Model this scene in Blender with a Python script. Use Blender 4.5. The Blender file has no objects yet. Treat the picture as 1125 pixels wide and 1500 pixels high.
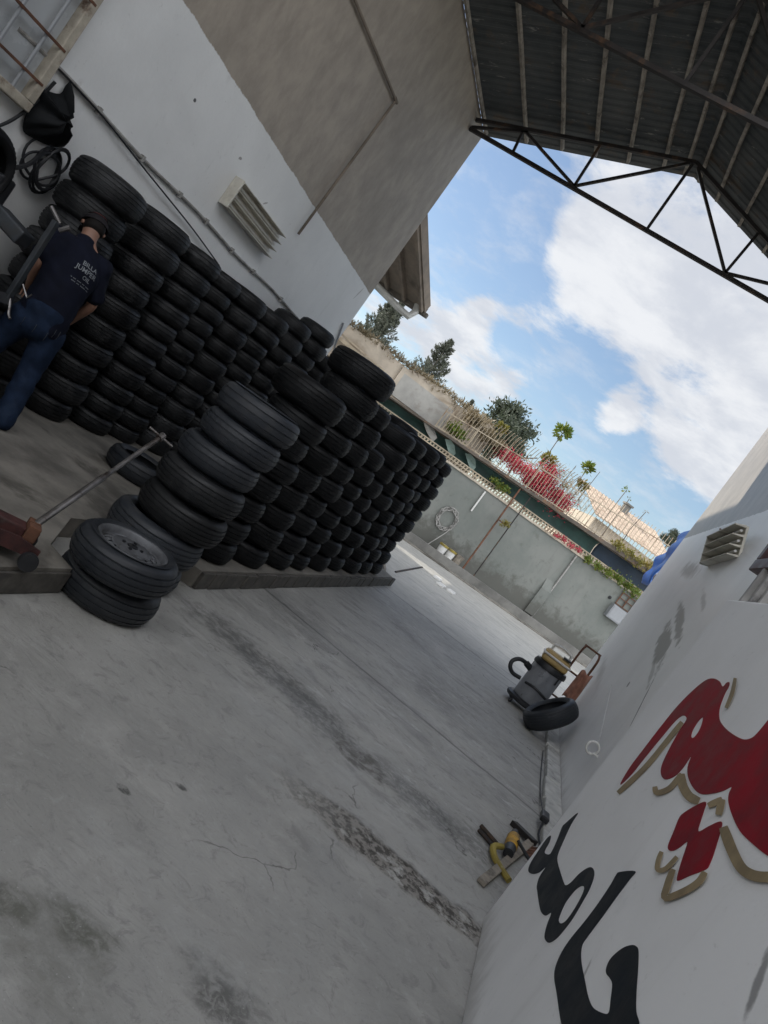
import bpy, bmesh, math, random
from math import sin, cos, pi, radians
from mathutils import Vector, Matrix
from mathutils.bvhtree import BVHTree
from mathutils.geometry import tessellate_polygon

random.seed(7)
S = bpy.context.scene
COL = S.collection

# ------------------------------------------------------------------ camera
F, ROLL, PITCH, YAW, EYE = 1100.0, radians(36.0), radians(-3.25), radians(13.4), 1.6
_cy, _sy, _cp, _sp = cos(YAW), sin(YAW), cos(PITCH), sin(PITCH)
FW = Vector((-_sy*_cp, _cy*_cp, _sp)); RT = Vector((_cy, _sy, 0)); DN = -RT.cross(FW)
E1 = cos(ROLL)*RT - sin(ROLL)*DN
E2 = sin(ROLL)*RT + cos(ROLL)*DN
C0 = Vector((0, 0, EYE))
cam_d = bpy.data.cameras.new('camera'); cam = bpy.data.objects.new('camera', cam_d); COL.objects.link(cam)
cam_d.sensor_fit = 'VERTICAL'; cam_d.sensor_height = 36; cam_d.lens = F/1500*36
cam_d.clip_start = 0.05; cam_d.clip_end = 2000
Mx = Matrix((E1, -E2, -FW)).transposed().to_4x4(); Mx.translation = C0
cam.matrix_world = Mx
S.camera = cam

def at(px, py, axis, val):                       # pixel of the photo -> point on an axis plane
    v = (px-562.5)*E1 + (py-750)*E2 + F*FW
    t = (val-C0[axis])/v[axis]
    return C0 + v*t
def ray(px, py):
    return ((px-562.5)*E1 + (py-750)*E2 + F*FW).normalized()

# ------------------------------------------------------------------ sun, sky, exposure
SUN_AZ, SUN_EL = radians(-76), radians(31)       # azimuth from +y towards +x
sund = Vector((sin(SUN_AZ)*cos(SUN_EL), cos(SUN_AZ)*cos(SUN_EL), sin(SUN_EL)))
sl = bpy.data.lights.new('sun', 'SUN'); sl.energy = 4.0; sl.angle = radians(0.5); sl.color = (1, .93, .82)
so = bpy.data.objects.new('sun', sl); COL.objects.link(so)
so.rotation_euler = (-sund).to_track_quat('-Z', 'Y').to_euler()
S.view_settings.view_transform = 'Standard'; S.view_settings.look = 'None'
S.view_settings.gamma = 1; S.view_settings.exposure = 0.15
SKY_STRENGTH = 0.135; CLOUD_BOOST = 3.15

W_ = bpy.data.worlds.new('World'); S.world = W_; W_.use_nodes = True
nt = W_.node_tree; nt.nodes.clear()
def N(nt, t, **k):
    n = nt.nodes.new(t)
    for a, b in k.items(): setattr(n, a, b)
    return n
def math_(nt, op, a, b=None, c=None, clamp=False):
    n = N(nt, 'ShaderNodeMath', operation=op); n.use_clamp = clamp
    for i, v in enumerate((a, b, c)):
        if v is None: continue
        if isinstance(v, (int, float)): n.inputs[i].default_value = v
        else: nt.links.new(v, n.inputs[i])
    return n.outputs[0]
def maprange(nt, v, a, b, c=0, d=1, smooth=True):
    n = N(nt, 'ShaderNodeMapRange'); n.interpolation_type = 'SMOOTHSTEP' if smooth else 'LINEAR'
    nt.links.new(v, n.inputs[0])
    for i, x in enumerate((a, b, c, d)): n.inputs[i+1].default_value = x
    return n.outputs[0]
def mixc(nt, f, a, b, mode='MIX'):
    n = N(nt, 'ShaderNodeMix', data_type='RGBA', blend_type=mode)
    for sock, v in ((n.inputs[0], f), (n.inputs[6], a), (n.inputs[7], b)):
        if isinstance(v, (int, float)): sock.default_value = v
        elif isinstance(v, tuple): sock.default_value = (*v, 1)
        else: nt.links.new(v, sock)
    return n.outputs[2]
def noise(nt, vec, scale, detail=6, rough=.55, dist=0, stretch=None, off=None):
    if stretch or off:
        m = N(nt, 'ShaderNodeMapping'); nt.links.new(vec, m.inputs[0])
        if stretch: m.inputs['Scale'].default_value = stretch
        if off: m.inputs['Location'].default_value = off
        vec = m.outputs[0]
    n = N(nt, 'ShaderNodeTexNoise'); n.inputs['Scale'].default_value = scale
    n.inputs['Detail'].default_value = detail; n.inputs['Roughness'].default_value = rough
    n.inputs['Distortion'].default_value = dist
    nt.links.new(vec, n.inputs['Vector'])
    return n.outputs['Fac']

sky = N(nt, 'ShaderNodeTexSky', sky_type='NISHITA'); sky.sun_disc = False
sky.sun_elevation = SUN_EL; sky.sun_rotation = SUN_AZ; sky.air_density = 1.0; sky.dust_density = .6; sky.ozone_density = 1.6
tc = N(nt, 'ShaderNodeTexCoord'); dirv = tc.outputs['Generated']
sep = N(nt, 'ShaderNodeSeparateXYZ'); nt.links.new(dirv, sep.inputs[0])
zz = math_(nt, 'ADD', math_(nt, 'MAXIMUM', sep.outputs[2], 0.0), .22)
cmb = N(nt, 'ShaderNodeCombineXYZ')
nt.links.new(math_(nt, 'DIVIDE', sep.outputs[0], zz), cmb.inputs[0]); nt.links.new(math_(nt, 'DIVIDE', sep.outputs[1], zz), cmb.inputs[1])
pl = cmb.outputs[0]
n1 = noise(nt, pl, 2.3, 10, .62, .3, off=(1.3, .4, 0)); n2 = noise(nt, pl, 7.0, 9, .66, .2, off=(3, 1, 0))
field = math_(nt, 'ADD', math_(nt, 'MULTIPLY', n1, .64), math_(nt, 'MULTIPLY', n2, .36))
d0 = N(nt, 'ShaderNodeVectorMath', operation='DOT_PRODUCT'); nt.links.new(dirv, d0.inputs[0]); d0.inputs[1].default_value = Vector((.1, .93, .35)).normalized()
field = math_(nt, 'ADD', field, maprange(nt, d0.outputs['Value'], .6, .1, 0.0, .12))
def lobe(px, py, deg, amt):                      # clearer or thicker air round one compass direction of the sky
    global field
    d = N(nt, 'ShaderNodeVectorMath', operation='DOT_PRODUCT'); nt.links.new(dirv, d.inputs[0]); d.inputs[1].default_value = ray(px, py)
    m = maprange(nt, d.outputs['Value'], cos(radians(deg)), 1.0)
    field = math_(nt, 'ADD', field, math_(nt, 'MULTIPLY', m, amt))
for a in ((700, 300, 7, -.30), (720, 390, 6, -.14), (800, 470, 5, -.18), (800, 560, 6, -.16), (850, 640, 7, -.22), (930, 730, 6, -.16), (650, 400, 4, -.06),
          (560, 560, 5, -.10), (720, 370, 2.6, .22), (640, 440, 6, .14), (720, 520, 6, .16), (770, 590, 5, .12), (900, 330, 13, .11), (1000, 480, 13, .09),
          (980, 650, 7, .10), (1080, 620, 9, .10), (820, 450, 5, .10), (900, 520, 3, -.10), (1010, 560, 4, -.09), (890, 600, 3, .16)):
    lobe(*a)
cf = math_(nt, 'MAXIMUM', maprange(nt, field, .465, .64), maprange(nt, n2, .42, .72, .04, .34))
shade = noise(nt, pl, 3.2, 7, .6, .2, off=(1.45, .62, 0))
ccol = mixc(nt, maprange(nt, shade, .38, .62), (.62, .645, .70), (.82, .83, .85))
em_sky = N(nt, 'ShaderNodeBackground'); nt.links.new(sky.outputs[0], em_sky.inputs[0]); em_sky.inputs[1].default_value = SKY_STRENGTH
em_cl = N(nt, 'ShaderNodeBackground'); nt.links.new(ccol, em_cl.inputs[0])
dd = N(nt, 'ShaderNodeVectorMath', operation='DOT_PRODUCT'); nt.links.new(dirv, dd.inputs[0]); dd.inputs[1].default_value = Vector((.1, .93, .35)).normalized()
nt.links.new(maprange(nt, dd.outputs['Value'], .74, .15, 1.0, CLOUD_BOOST), em_cl.inputs[1])   # unseen cloud overhead and behind boosted to light the shed
mx = N(nt, 'ShaderNodeMixShader'); nt.links.new(math_(nt, 'MULTIPLY', cf, .93), mx.inputs[0])
nt.links.new(em_sky.outputs[0], mx.inputs[1]); nt.links.new(em_cl.outputs[0], mx.inputs[2])
wo = N(nt, 'ShaderNodeOutputWorld'); nt.links.new(mx.outputs[0], wo.inputs[0])
S.cycles.max_bounces = 10; S.cycles.diffuse_bounces = 6
try: S.cycles.use_denoising = True
except Exception: pass

# ------------------------------------------------------------------ helpers
WL = {}                                          # world location of every built object
def finish(o, label=None, cat=None, group=None, kind=None):
    if label: o['label'] = label
    if cat: o['category'] = cat
    if group: o['group'] = group
    if kind: o['kind'] = kind
    return o
def empty(name, loc, label, cat, group=None, rot=None):
    o = bpy.data.objects.new(name, None); COL.objects.link(o); o.location = loc
    o.empty_display_size = .1
    if rot: o.rotation_euler = rot
    WL[o.name] = Vector(loc)
    return finish(o, label, cat, group)
class MB:
    def __init__(s): s.v = []; s.f = []; s.sm = []
    def add(s, vs, fs, smooth=False):
        b = len(s.v); s.v += [Vector(p) for p in vs]
        s.f += [tuple(i+b for i in f) for f in fs]; s.sm += [smooth]*len(fs); return s
    def box(s, x0, y0, z0, x1, y1, z1, fn=None):
        P = [(x, y, z) for z in (z0, z1) for x, y in ((x0, y0), (x1, y0), (x1, y1), (x0, y1))]
        if fn: P = [fn(*p) for p in P]
        return s.add(P, [(3,2,1,0), (4,5,6,7), (0,1,5,4), (1,2,6,5), (2,3,7,6), (3,0,4,7)])
    def bar(s, a, b, w, h=None, up=(0,0,1)):     # rectangular bar between two points
        a, b = Vector(a), Vector(b); h = h or w; d = (b-a).normalized(); u = Vector(up)
        if abs(d.dot(u)) > .98: u = Vector((1,0,0))
        x = d.cross(u).normalized()*w/2; y = x.cross(d).normalized()*h/2
        P = [p+q for p in (a, b) for q in (-x-y, x-y, x+y, -x+y)]
        return s.add(P, [(3,2,1,0), (4,5,6,7), (0,1,5,4), (1,2,6,5), (2,3,7,6), (3,0,4,7)])
    def tube(s, pts, r, n=8, caps=True):
        pts = [Vector(p) for p in pts]; rs = r if isinstance(r, (list, tuple)) else [r]*len(pts)
        vs = []; fs = []; ref = None
        for i, p in enumerate(pts):
            d = (pts[min(i+1, len(pts)-1)] - pts[max(i-1, 0)]).normalized()
            if ref is None: ref = Vector((0,0,1)) if abs(d.z) < .9 else Vector((1,0,0))
            x = d.cross(ref).normalized(); y = x.cross(d).normalized(); ref = y
            vs += [p + rs[i]*(cos(2*pi*k/n)*x + sin(2*pi*k/n)*y) for k in range(n)]
        for i in range(len(pts)-1):
            for k in range(n):
                fs.append((i*n+k, i*n+(k+1)%n, (i+1)*n+(k+1)%n, (i+1)*n+k))
        s.add(vs, fs, True)
        if caps:
            b = len(s.v)-len(vs); s.f += [tuple(b+k for k in range(n))[::-1], tuple(b+len(vs)-n+k for k in range(n))]; s.sm += [False, False]
        return s
    def lathe(s, prof, n=32, M=None, closed=False, smooth=True, ang=None):   # prof: (r, z)
        vs = []; fs = []; m = len(prof)
        for k in range(n):
            a = 2*pi*k/n
            for r, z in prof:
                p = Vector((r*cos(a), r*sin(a), z)); vs.append(M @ p if M else p)
        for k in range(n):
            k2 = (k+1) % n
            for i in range(m if closed else m-1):
                j = (i+1) % m
                fs.append((k*m+i, k2*m+i, k2*m+j, k*m+j))
        return s.add(vs, fs, smooth)
    def poly(s, pts, thick, fn):                 # filled outline, fn(u, v, w) -> world
        n = len(pts); tri = tessellate_polygon([[Vector((p[0], p[1], 0)) for p in pts]])
        vs = [fn(p[0], p[1], 0) for p in pts] + [fn(p[0], p[1], thick) for p in pts]
        fs = [tuple(t) for t in tri] + [tuple(i+n for i in t)[::-1] for t in tri]
        fs += [(i, (i+1) % n, n+(i+1) % n, n+i) for i in range(n)]
        return s.add(vs, fs)
    def mesh(s, name, off=Vector((0,0,0)), sharp=35, recalc=True):
        me = bpy.data.meshes.new(name); me.from_pydata([p-off for p in s.v], [], s.f)
        me.polygons.foreach_set('use_smooth', s.sm); me.update()
        if recalc:
            bm = bmesh.new(); bm.from_mesh(me); bmesh.ops.recalc_face_normals(bm, faces=bm.faces); bm.to_mesh(me); bm.free()
        if any(s.sm) and sharp: me.set_sharp_from_angle(angle=radians(sharp))
        return me
    def build(s, name, mat, parent=None, sharp=35, bevel=0, recalc=True, base=None):
        if parent is not None: off = WL[parent.name]; loc = Vector((0,0,0)); wl = off
        else:
            if base is None:
                lo = [min(p[i] for p in s.v) for i in range(3)]; hi = [max(p[i] for p in s.v) for i in range(3)]
                base = Vector(((lo[0]+hi[0])/2, (lo[1]+hi[1])/2, lo[2]))
            off = Vector(base); loc = off; wl = off
        me = s.mesh(name, off, sharp, recalc); me.materials.append(mat)
        o = bpy.data.objects.new(name, me); COL.objects.link(o); o.location = loc
        if parent is not None: o.parent = parent
        WL[o.name] = wl
        if bevel:
            b = o.modifiers.new('bevel', 'BEVEL'); b.width = bevel; b.segments = 2; b.limit_method = 'ANGLE'
        return o
def copy_tree(o, parent=None):
    c = o.copy(); COL.objects.link(c); c.parent = parent
    for ch in list(o.children): copy_tree(ch, c)
    return c
def spline(pts, k=6, closed=True):
    n = len(pts); out = []
    rng = range(n) if closed else range(n-1)
    for i in rng:
        g = (lambda j: pts[j % n]) if closed else (lambda j: pts[max(0, min(n-1, j))])
        p0, p1, p2, p3 = g(i-1), g(i), g(i+1), g(i+2)
        for t in [q/k for q in range(k)]:
            out.append(tuple(.5*((2*p1[d]) + (-p0[d]+p2[d])*t + (2*p0[d]-5*p1[d]+4*p2[d]-p3[d])*t*t + (-p0[d]+3*p1[d]-3*p2[d]+p3[d])*t**3) for d in range(len(p1))))
    if not closed: out.append(tuple(pts[-1]))
    return out

# ------------------------------------------------------------------ materials
def new_mat(name):
    m = bpy.data.materials.new(name); m.use_nodes = True; t = m.node_tree; t.nodes.clear()
    b = N(t, 'ShaderNodeBsdfPrincipled'); o = N(t, 'ShaderNodeOutputMaterial'); t.links.new(b.outputs[0], o.inputs[0])
    g = N(t, 'ShaderNodeNewGeometry')
    return m, t, b, g.outputs['Position']
def setc(t, b, c):
    if isinstance(c, tuple): b.inputs['Base Color'].default_value = (*c, 1)
    else: t.links.new(c, b.inputs['Base Color'])
def bump(t, b, h, strength=.3, dist=.01):
    n = N(t, 'ShaderNodeBump'); n.inputs['Strength'].default_value = strength; n.inputs['Distance'].default_value = dist
    t.links.new(h, n.inputs['Height']); t.links.new(n.outputs[0], b.inputs['Normal'])
def plain(name, c, rough=.6, metal=0, var=.25, scale=6, bmp=.15, dirt=None, obj=False):
    m, t, b, P = new_mat(name)
    if obj: P = N(t, 'ShaderNodeTexCoord').outputs['Object']
    n = noise(t, P, scale, 8, .62)
    lo = tuple(x*(1-var) for x in c); hi = tuple(min(1, x*(1+var)) for x in c)
    col = mixc(t, maprange(t, n, .3, .7), lo, hi)
    if dirt:
        n2 = noise(t, P, scale*.45, 9, .68, .3, off=(4, 2, 1)); col = mixc(t, maprange(t, n2, .52, .68), col, dirt)
    setc(t, b, col); b.inputs['Roughness'].default_value = rough; b.inputs['Metallic'].default_value = metal
    n3 = noise(t, P, scale*9, 5, .6); bump(t, b, n3, bmp, .004)
    t.links.new(maprange(t, n, .2, .8, max(.05, rough-.12), min(1, rough+.12)), b.inputs['Roughness'])
    return m
def ellipse(t, P, ctr, ax, half, soft=.35, wob=.6, wscale=3.0):
    """ragged mark on a surface: ctr world point, ax two axis vectors, half two half sizes"""
    d = N(t, 'ShaderNodeVectorMath', operation='SUBTRACT'); t.links.new(P, d.inputs[0]); d.inputs[1].default_value = ctr
    qs = []
    for a, h in zip(ax, half):
        dp = N(t, 'ShaderNodeVectorMath', operation='DOT_PRODUCT'); t.links.new(d.outputs[0], dp.inputs[0]); dp.inputs[1].default_value = Vector(a)/h
        qs.append(math_(t, 'MULTIPLY', dp.outputs['Value'], dp.outputs['Value']))
    r = math_(t, 'SQRT', math_(t, 'ADD', qs[0], qs[1]))
    n = noise(t, P, wscale, 7, .65); r = math_(t, 'ADD', r, math_(t, 'MULTIPLY', math_(t, 'SUBTRACT', n, .5), wob*2.4))
    return maprange(t, r, 1.0, 1.0-soft)

def mat_floor():
    m, t, b, P = new_mat('concrete_floor')
    big = noise(t, P, .7, 8, .6, .4); mid = noise(t, P, 3.2, 9, .66, .2, off=(3, 7, 0)); fine = noise(t, P, 38, 6, .7)
    strk = noise(t, P, 2.6, 10, .72, .9, stretch=(.6, 1.35, 1)); strk2 = noise(t, P, 5.5, 10, .74, 1.1, stretch=(.55, 1.3, 1), off=(2, 5, 0))
    col = mixc(t, maprange(t, big, .3, .7), (.27, .264, .245), (.37, .362, .337))
    col = mixc(t, maprange(t, mid, .45, .75), col, (.40, .39, .365))
    mott = noise(t, P, 11, 10, .75, .8, off=(9, 4, 0)); col = mixc(t, math_(t, 'MULTIPLY', maprange(t, mott, .52, .64), .45), col, (.17, .165, .155)); col = mixc(t, math_(t, 'MULTIPLY', maprange(t, mott, .44, .34), .4), col, (.42, .415, .40))
    sx = N(t, 'ShaderNodeSeparateXYZ'); t.links.new(P, sx.inputs[0])
    # worn, streaked zone past the drain; the nearer slab is smoother
    zone = maprange(t, math_(t, 'ADD', sx.outputs[1], math_(t, 'MULTIPLY', big, .6)), 4.3, 4.8)
    col = mixc(t, math_(t, 'MULTIPLY', zone, math_(t, 'MULTIPLY', maprange(t, strk, .5, .66), .6)), col, (.16, .157, .15))
    col = mixc(t, math_(t, 'MULTIPLY', zone, math_(t, 'MULTIPLY', maprange(t, strk2, .54, .66), .75)), col, (.46, .455, .44))
    col = mixc(t, math_(t, 'MULTIPLY', maprange(t, fine, .58, .72), .35), col, (.12, .12, .115))
    X, Y = (1, 0, 0), (0, 1, 0)
    def stain(px, py, hx, hy, c, amt, soft=.6, ws=3.5, wob=.7, rot=0):
        nonlocal col
        p = at(px, py, 2, 0)
        f = ellipse(t, P, p, ((cos(rot), sin(rot), 0), (-sin(rot), cos(rot), 0)), (hx*1.15, hy*1.25), soft, wob, ws)
        f = math_(t, 'MULTIPLY', f, maprange(t, noise(t, P, ws*2.3, 9, .72, .6, off=(px*.01, py*.01, 0)), .38, .58, .25, 1))
        col = mixc(t, math_(t, 'MULTIPLY', f, amt), col, c)
    dk = (.06, .058, .052); ol = (.085, .085, .062); wt = (.40, .40, .385)
    stain(330, 925, .35, .22, dk, .65, .6, 6); stain(400, 985, .4, .25, dk, .7, .6, 6); stain(470, 1050, .35, .26, dk, .7, .6, 7); stain(525, 1110, .25, .15, (.07, .06, .045), .9, .4, 6); stain(640, 1020, .5, .5, dk, .35, .8, 5); stain(690, 1230, .3, .18, dk, .5, .7, 8); stain(600, 930, .5, .6, dk, .3, .8, 4)
    stain(610, 1170, .45, .22, dk, .65, .7, 7); stain(430, 900, .5, .5, dk, .25, .9, 4); stain(560, 1010, .55, .35, dk, .28, .9, 4)
    stain(110, 1360, .16, .10, ol, .8, .8, 7); stain(15, 1320, .12, .08, ol, .7, .8, 7); stain(330, 1460, .20, .12, dk, .75, .8, 9); stain(60, 1400, .3, .16, ol, .4, .9, 6)
    stain(180, 1155, .035, .022, dk, .9, .4, 12); stain(264, 1152, .032, .02, dk, .9, .4, 12)
    stain(160, 1240, .22, .14, wt, .35, .9, 6); stain(300, 1390, .25, .12, wt, .3, .9, 7); stain(400, 1060, .75, .13, wt, .32, .9, 5); stain(560, 1180, .5, .14, wt, .4, .9, 6)
    stain(90, 1290, .2, .14, wt, .25, .9, 6)
    # seams between pours, running across the yard
    wob = math_(t, 'MULTIPLY', math_(t, 'SUBTRACT', noise(t, P, 2.2, 5, .6), .5), .10)
    for y0, k, w, amt in ((6.46, -.02, .035, .65), (11.75, .12, .06, .6), (8.9, .05, .025, .2), (15.4, .1, .07, .4), (18.9, .3, .09, .4)):
        line = math_(t, 'ABSOLUTE', math_(t, 'SUBTRACT', math_(t, 'ADD', sx.outputs[1], math_(t, 'ADD', wob, math_(t, 'MULTIPLY', sx.outputs[0], -k))), y0))
        col = mixc(t, math_(t, 'MULTIPLY', maprange(t, line, w, w*.2), amt), col, (.05, .048, .044))
    # floor beyond the shed painted paler, standing in for open skylight
    far = maprange(t, math_(t, 'ADD', sx.outputs[1], math_(t, 'MULTIPLY', sx.outputs[0], -.12)), 11.7, 11.9)
    col = mixc(t, math_(t, 'MULTIPLY', math_(t, 'MULTIPLY', far, maprange(t, strk, .62, .42, .4, 1)), .62), col, (.46, .445, .40))
    g1 = noise(t, P, 120, 3, .6, off=(1, 8, 0)); col = mixc(t, math_(t, 'MULTIPLY', maprange(t, g1, .66, .72), .7), col, (.07, .068, .062))
    g2 = noise(t, P, 85, 3, .6, off=(7, 2, 0)); col = mixc(t, math_(t, 'MULTIPLY', maprange(t, g2, .67, .73), .6), col, (.52, .515, .50))
    vo = N(t, 'ShaderNodeTexVoronoi'); vo.feature = 'DISTANCE_TO_EDGE'; vo.inputs['Scale'].default_value = .55
    wv = N(t, 'ShaderNodeVectorMath', operation='ADD'); nz = N(t, 'ShaderNodeTexNoise'); nz.inputs['Scale'].default_value = 2.5; nz.inputs['Detail'].default_value = 8; t.links.new(P, nz.inputs['Vector'])
    t.links.new(P, wv.inputs[0]); t.links.new(nz.outputs['Color'], wv.inputs[1]); t.links.new(wv.outputs[0], vo.inputs['Vector'])
    ck = math_(t, 'MULTIPLY', maprange(t, vo.outputs['Distance'], .006, .001), maprange(t, noise(t, P, 1.1, 4, .6, off=(2, 9, 0)), .5, .58))
    col = mixc(t, math_(t, 'MULTIPLY', ck, .75), col, (.06, .057, .05))
    # broken channel near the right wall
    f1 = ellipse(t, P, (.10, 3.78, 0), ((1, .10, 0), (-.10, 1, 0)), (.95, .17), .35, .5, 5)
    lump = noise(t, P, 19, 6, .7); lump2 = noise(t, P, 7, 6, .7, off=(1, 1, 0))
    rub = mixc(t, maprange(t, lump, .44, .56), (.045, .036, .026), (.27, .25, .22)); rub = mixc(t, maprange(t, lump2, .52, .64), rub, (.44, .43, .40))
    fade = maprange(t, math_(t, 'ADD', sx.outputs[0], math_(t, 'MULTIPLY', lump2, .5)), -.55, .35)
    f1 = math_(t, 'MULTIPLY', f1, fade)
    col = mixc(t, f1, col, rub)
    setc(t, b, col)
    t.links.new(maprange(t, mid, .3, .7, .42, .72), b.inputs['Roughness'])
    h = math_(t, 'ADD', math_(t, 'MULTIPLY', fine, .35), math_(t, 'ADD', strk2, math_(t, 'MULTIPLY', math_(t, 'MULTIPLY', f1, lump), 3.0)))
    bump(t, b, h, .5, .016)
    return m
def mat_wall(name, zsplit, white, grey, marks=(), gloss=.62):
    m, t, b, P = new_mat(name)
    sx = N(t, 'ShaderNodeSeparateXYZ'); t.links.new(P, sx.inputs[0])
    big = noise(t, P, .9, 8, .6, .3); fine = noise(t, P, 26, 7, .65); mid = noise(t, P, 4.5, 9, .68, .2, stretch=(1, 1, .6))
    w = mixc(t, maprange(t, big, .3, .7), tuple(x*.94 for x in white), tuple(min(.9, x*1.05) for x in white))
    w = mixc(t, math_(t, 'MULTIPLY', maprange(t, mid, .58, .75), .28), w, tuple(x*.6 for x in white))
    g = mixc(t, maprange(t, mid, .3, .7), tuple(x*.84 for x in grey), tuple(x*1.14 for x in grey))
    g = mixc(t, math_(t, 'MULTIPLY', maprange(t, big, .5, .7), .45), g, tuple(x*.72 for x in grey))
    edge = math_(t, 'ADD', sx.outputs[2], math_(t, 'MULTIPLY', math_(t, 'SUBTRACT', noise(t, P, 5, 8, .75), .5), .07))
    col = mixc(t, maprange(t, edge, zsplit-.006, zsplit+.006), w, g)
    run = noise(t, P, 5, 8, .7, .2, stretch=(1, 1, .10)); col = mixc(t, math_(t, 'MULTIPLY', maprange(t, run, .54, .74), .10), col, (.28, .265, .24))
    scuff = noise(t, P, 16, 8, .75, .5, off=(3, 3, 3)); col = mixc(t, math_(t, 'MULTIPLY', maprange(t, scuff, .60, .72), .3), col, (.33, .32, .30))
    low = maprange(t, math_(t, 'ADD', sx.outputs[2], math_(t, 'MULTIPLY', mid, .5)), .45, .2)   # splash dirt along the foot
    col = mixc(t, math_(t, 'MULTIPLY', low, .5), col, (.27, .26, .24))
    for (ctr, hy, hz, rot, c, amt, soft, ws) in marks:
        f = ellipse(t, P, ctr, ((0, cos(rot), sin(rot)), (0, -sin(rot), cos(rot))), (hy, hz), soft, .75, ws)
        col = mixc(t, math_(t, 'MULTIPLY', f, amt), col, c)
    setc(t, b, col); b.inputs['Roughness'].default_value = gloss
    bump(t, b, math_(t, 'ADD', math_(t, 'MULTIPLY', fine, .5), mid), .22, .012)
    return m
def mat_rubber(name, c, dust=.4, spec=.45):
    m, t, b, P = new_mat(name)
    oi = N(t, 'ShaderNodeObjectInfo'); v = oi.outputs['Random']; v2 = math_(t, 'FRACT', math_(t, 'MULTIPLY', v, 17.3))
    n = noise(t, P, 9, 8, .66); n2 = noise(t, P, 60, 4, .6)
    base = mixc(t, v, tuple(x*.7 for x in c), tuple(x*1.35 for x in c))
    col = mixc(t, math_(t, 'MULTIPLY', maprange(t, n, .44, .70), maprange(t, v2, 0, 1, dust*.25, dust*1.5, False)), base, (.045, .046, .047))
    setc(t, b, col); t.links.new(maprange(t, n, .3, .7, .42, .66), b.inputs['Roughness'])
    b.inputs['Specular IOR Level'].default_value = spec
    bump(t, b, n2, .12, .003)
    return m
def mat_roof():
    m, t, b, P = new_mat('roof_underside')
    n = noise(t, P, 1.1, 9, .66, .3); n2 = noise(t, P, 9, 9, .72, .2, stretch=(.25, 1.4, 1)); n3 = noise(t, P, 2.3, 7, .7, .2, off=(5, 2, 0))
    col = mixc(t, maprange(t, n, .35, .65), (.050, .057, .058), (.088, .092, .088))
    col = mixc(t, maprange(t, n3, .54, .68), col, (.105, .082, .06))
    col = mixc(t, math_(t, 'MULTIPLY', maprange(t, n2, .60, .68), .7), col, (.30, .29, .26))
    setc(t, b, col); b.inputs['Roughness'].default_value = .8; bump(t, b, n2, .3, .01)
    return m
def mat_leaf(name, c1, c2, c3=None):
    m, t, b, P = new_mat(name)
    n = noise(t, P, 2.2, 4, .6); n2 = noise(t, P, 17, 3, .6)
    col = mixc(t, maprange(t, n, .35, .65), c1, c2)
    if c3: col = mixc(t, maprange(t, n2, .5, .66), col, c3)
    setc(t, b, col); b.inputs['Roughness'].default_value = .55
    b.inputs['Transmission Weight'].default_value = 0
    tr = N(t, 'ShaderNodeBsdfTranslucent'); t.links.new(col, tr.inputs[0])
    ms = N(t, 'ShaderNodeMixShader'); ms.inputs[0].default_value = .3
    out = [q for q in t.nodes if q.type == 'OUTPUT_MATERIAL'][0]
    t.links.new(b.outputs[0], ms.inputs[1]); t.links.new(tr.outputs[0], ms.inputs[2]); t.links.new(ms.outputs[0], out.inputs[0])
    return m

XR, XN, XL = 1.20, .72, -4.92                    # right wall, its thicker near part, left wall
grime = (.20, .195, .185)
rmarks = []
for (px, py, hy, hz, rot, c, amt, soft, ws) in (
    (972, 943, .75, .17, .30, (.25, .245, .235), .9, .3, 4), (995, 910, .9, .09, .28, (.27, .265, .255), .85, .4, 5), (955, 985, .5, .05, .4, grime, .5, .6, 6),
    (1010, 835, .9, .16, .1, grime, .7, .8, 5), (940, 1030, .5, .016, .75, (.07, .07, .07), .9, .6, 9), (1030, 880, .5, .05, .3, grime, .45, .7, 6),
    (920, 1003, .07, .035, .4, (.09, .09, .09), .8, .4, 14), (880, 985, 1.0, .15, .2, grime, .35, .9, 4)):
    rmarks.append((at(px, py, 0, XR), hy, hz, rot, c, amt, soft, ws))
M = {}
M['floor'] = mat_floor()
lmarks = [(at(285, 147, 0, XL), .02, .018, 0, (.08, .08, .08), 1, .3, 20), (at(352, 232, 0, XL), .03, .02, .3, (.3, .29, .27), .9, .3, 20),
          (at(388, 298, 0, XL), .05, .012, .7, (.3, .29, .27), .8, .3, 20), (at(525, 430, 0, XL), .15, .02, 1.2, (.4, .39, .36), .7, .4, 12), (at(80, 150, 0, XL), .3, .05, 1.2, (.33, .3, .26), .6, .6, 9)]
M['wall_left'] = mat_wall('painted_plaster_left', 3.58, (.75, .755, .74), (.345, .30, .245), lmarks)
M['wall_right'] = mat_wall('painted_plaster_right', 3.38, (.85, .85, .845), (.33, .30, .265), rmarks, .40)
M['wall_near'] = mat_wall('painted_plaster_near', 9, (.84, .845, .85), (.33, .30, .265), [(at(845, 1450, 0, XN), .12, .012, .9, (.42, .42, .42), .8, .5, 9), (at(1110, 1440, 0, XN), .10, .02, .9, (.12, .12, .12), .7, .5, 9)])
M['slab'] = plain('platform_concrete', (.175, .162, .14), .8, 0, .35, 2.6, .3, (.08, .072, .06))
M['brick'] = plain('kerb_brick', (.085, .078, .068), .85, 0, .35, 12, .4, (.06, .055, .05))
M['white_kerb'] = plain('whitewashed_kerb', (.46, .455, .43), .75, 0, .2, 7, .35, (.2, .19, .18))
M['roof'] = mat_roof()
M['purlin'] = plain('weathered_timber', (.30, .27, .225), .8, 0, .35, 7, .3, (.09, .075, .06))
M['truss'] = plain('truss_steel', (.026, .022, .020), .6, .4, .35, 6, .2, (.10, .055, .03))
M['rubber1'] = mat_rubber('rubber', (.0032, .0036, .0043), .14, .26)
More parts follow.
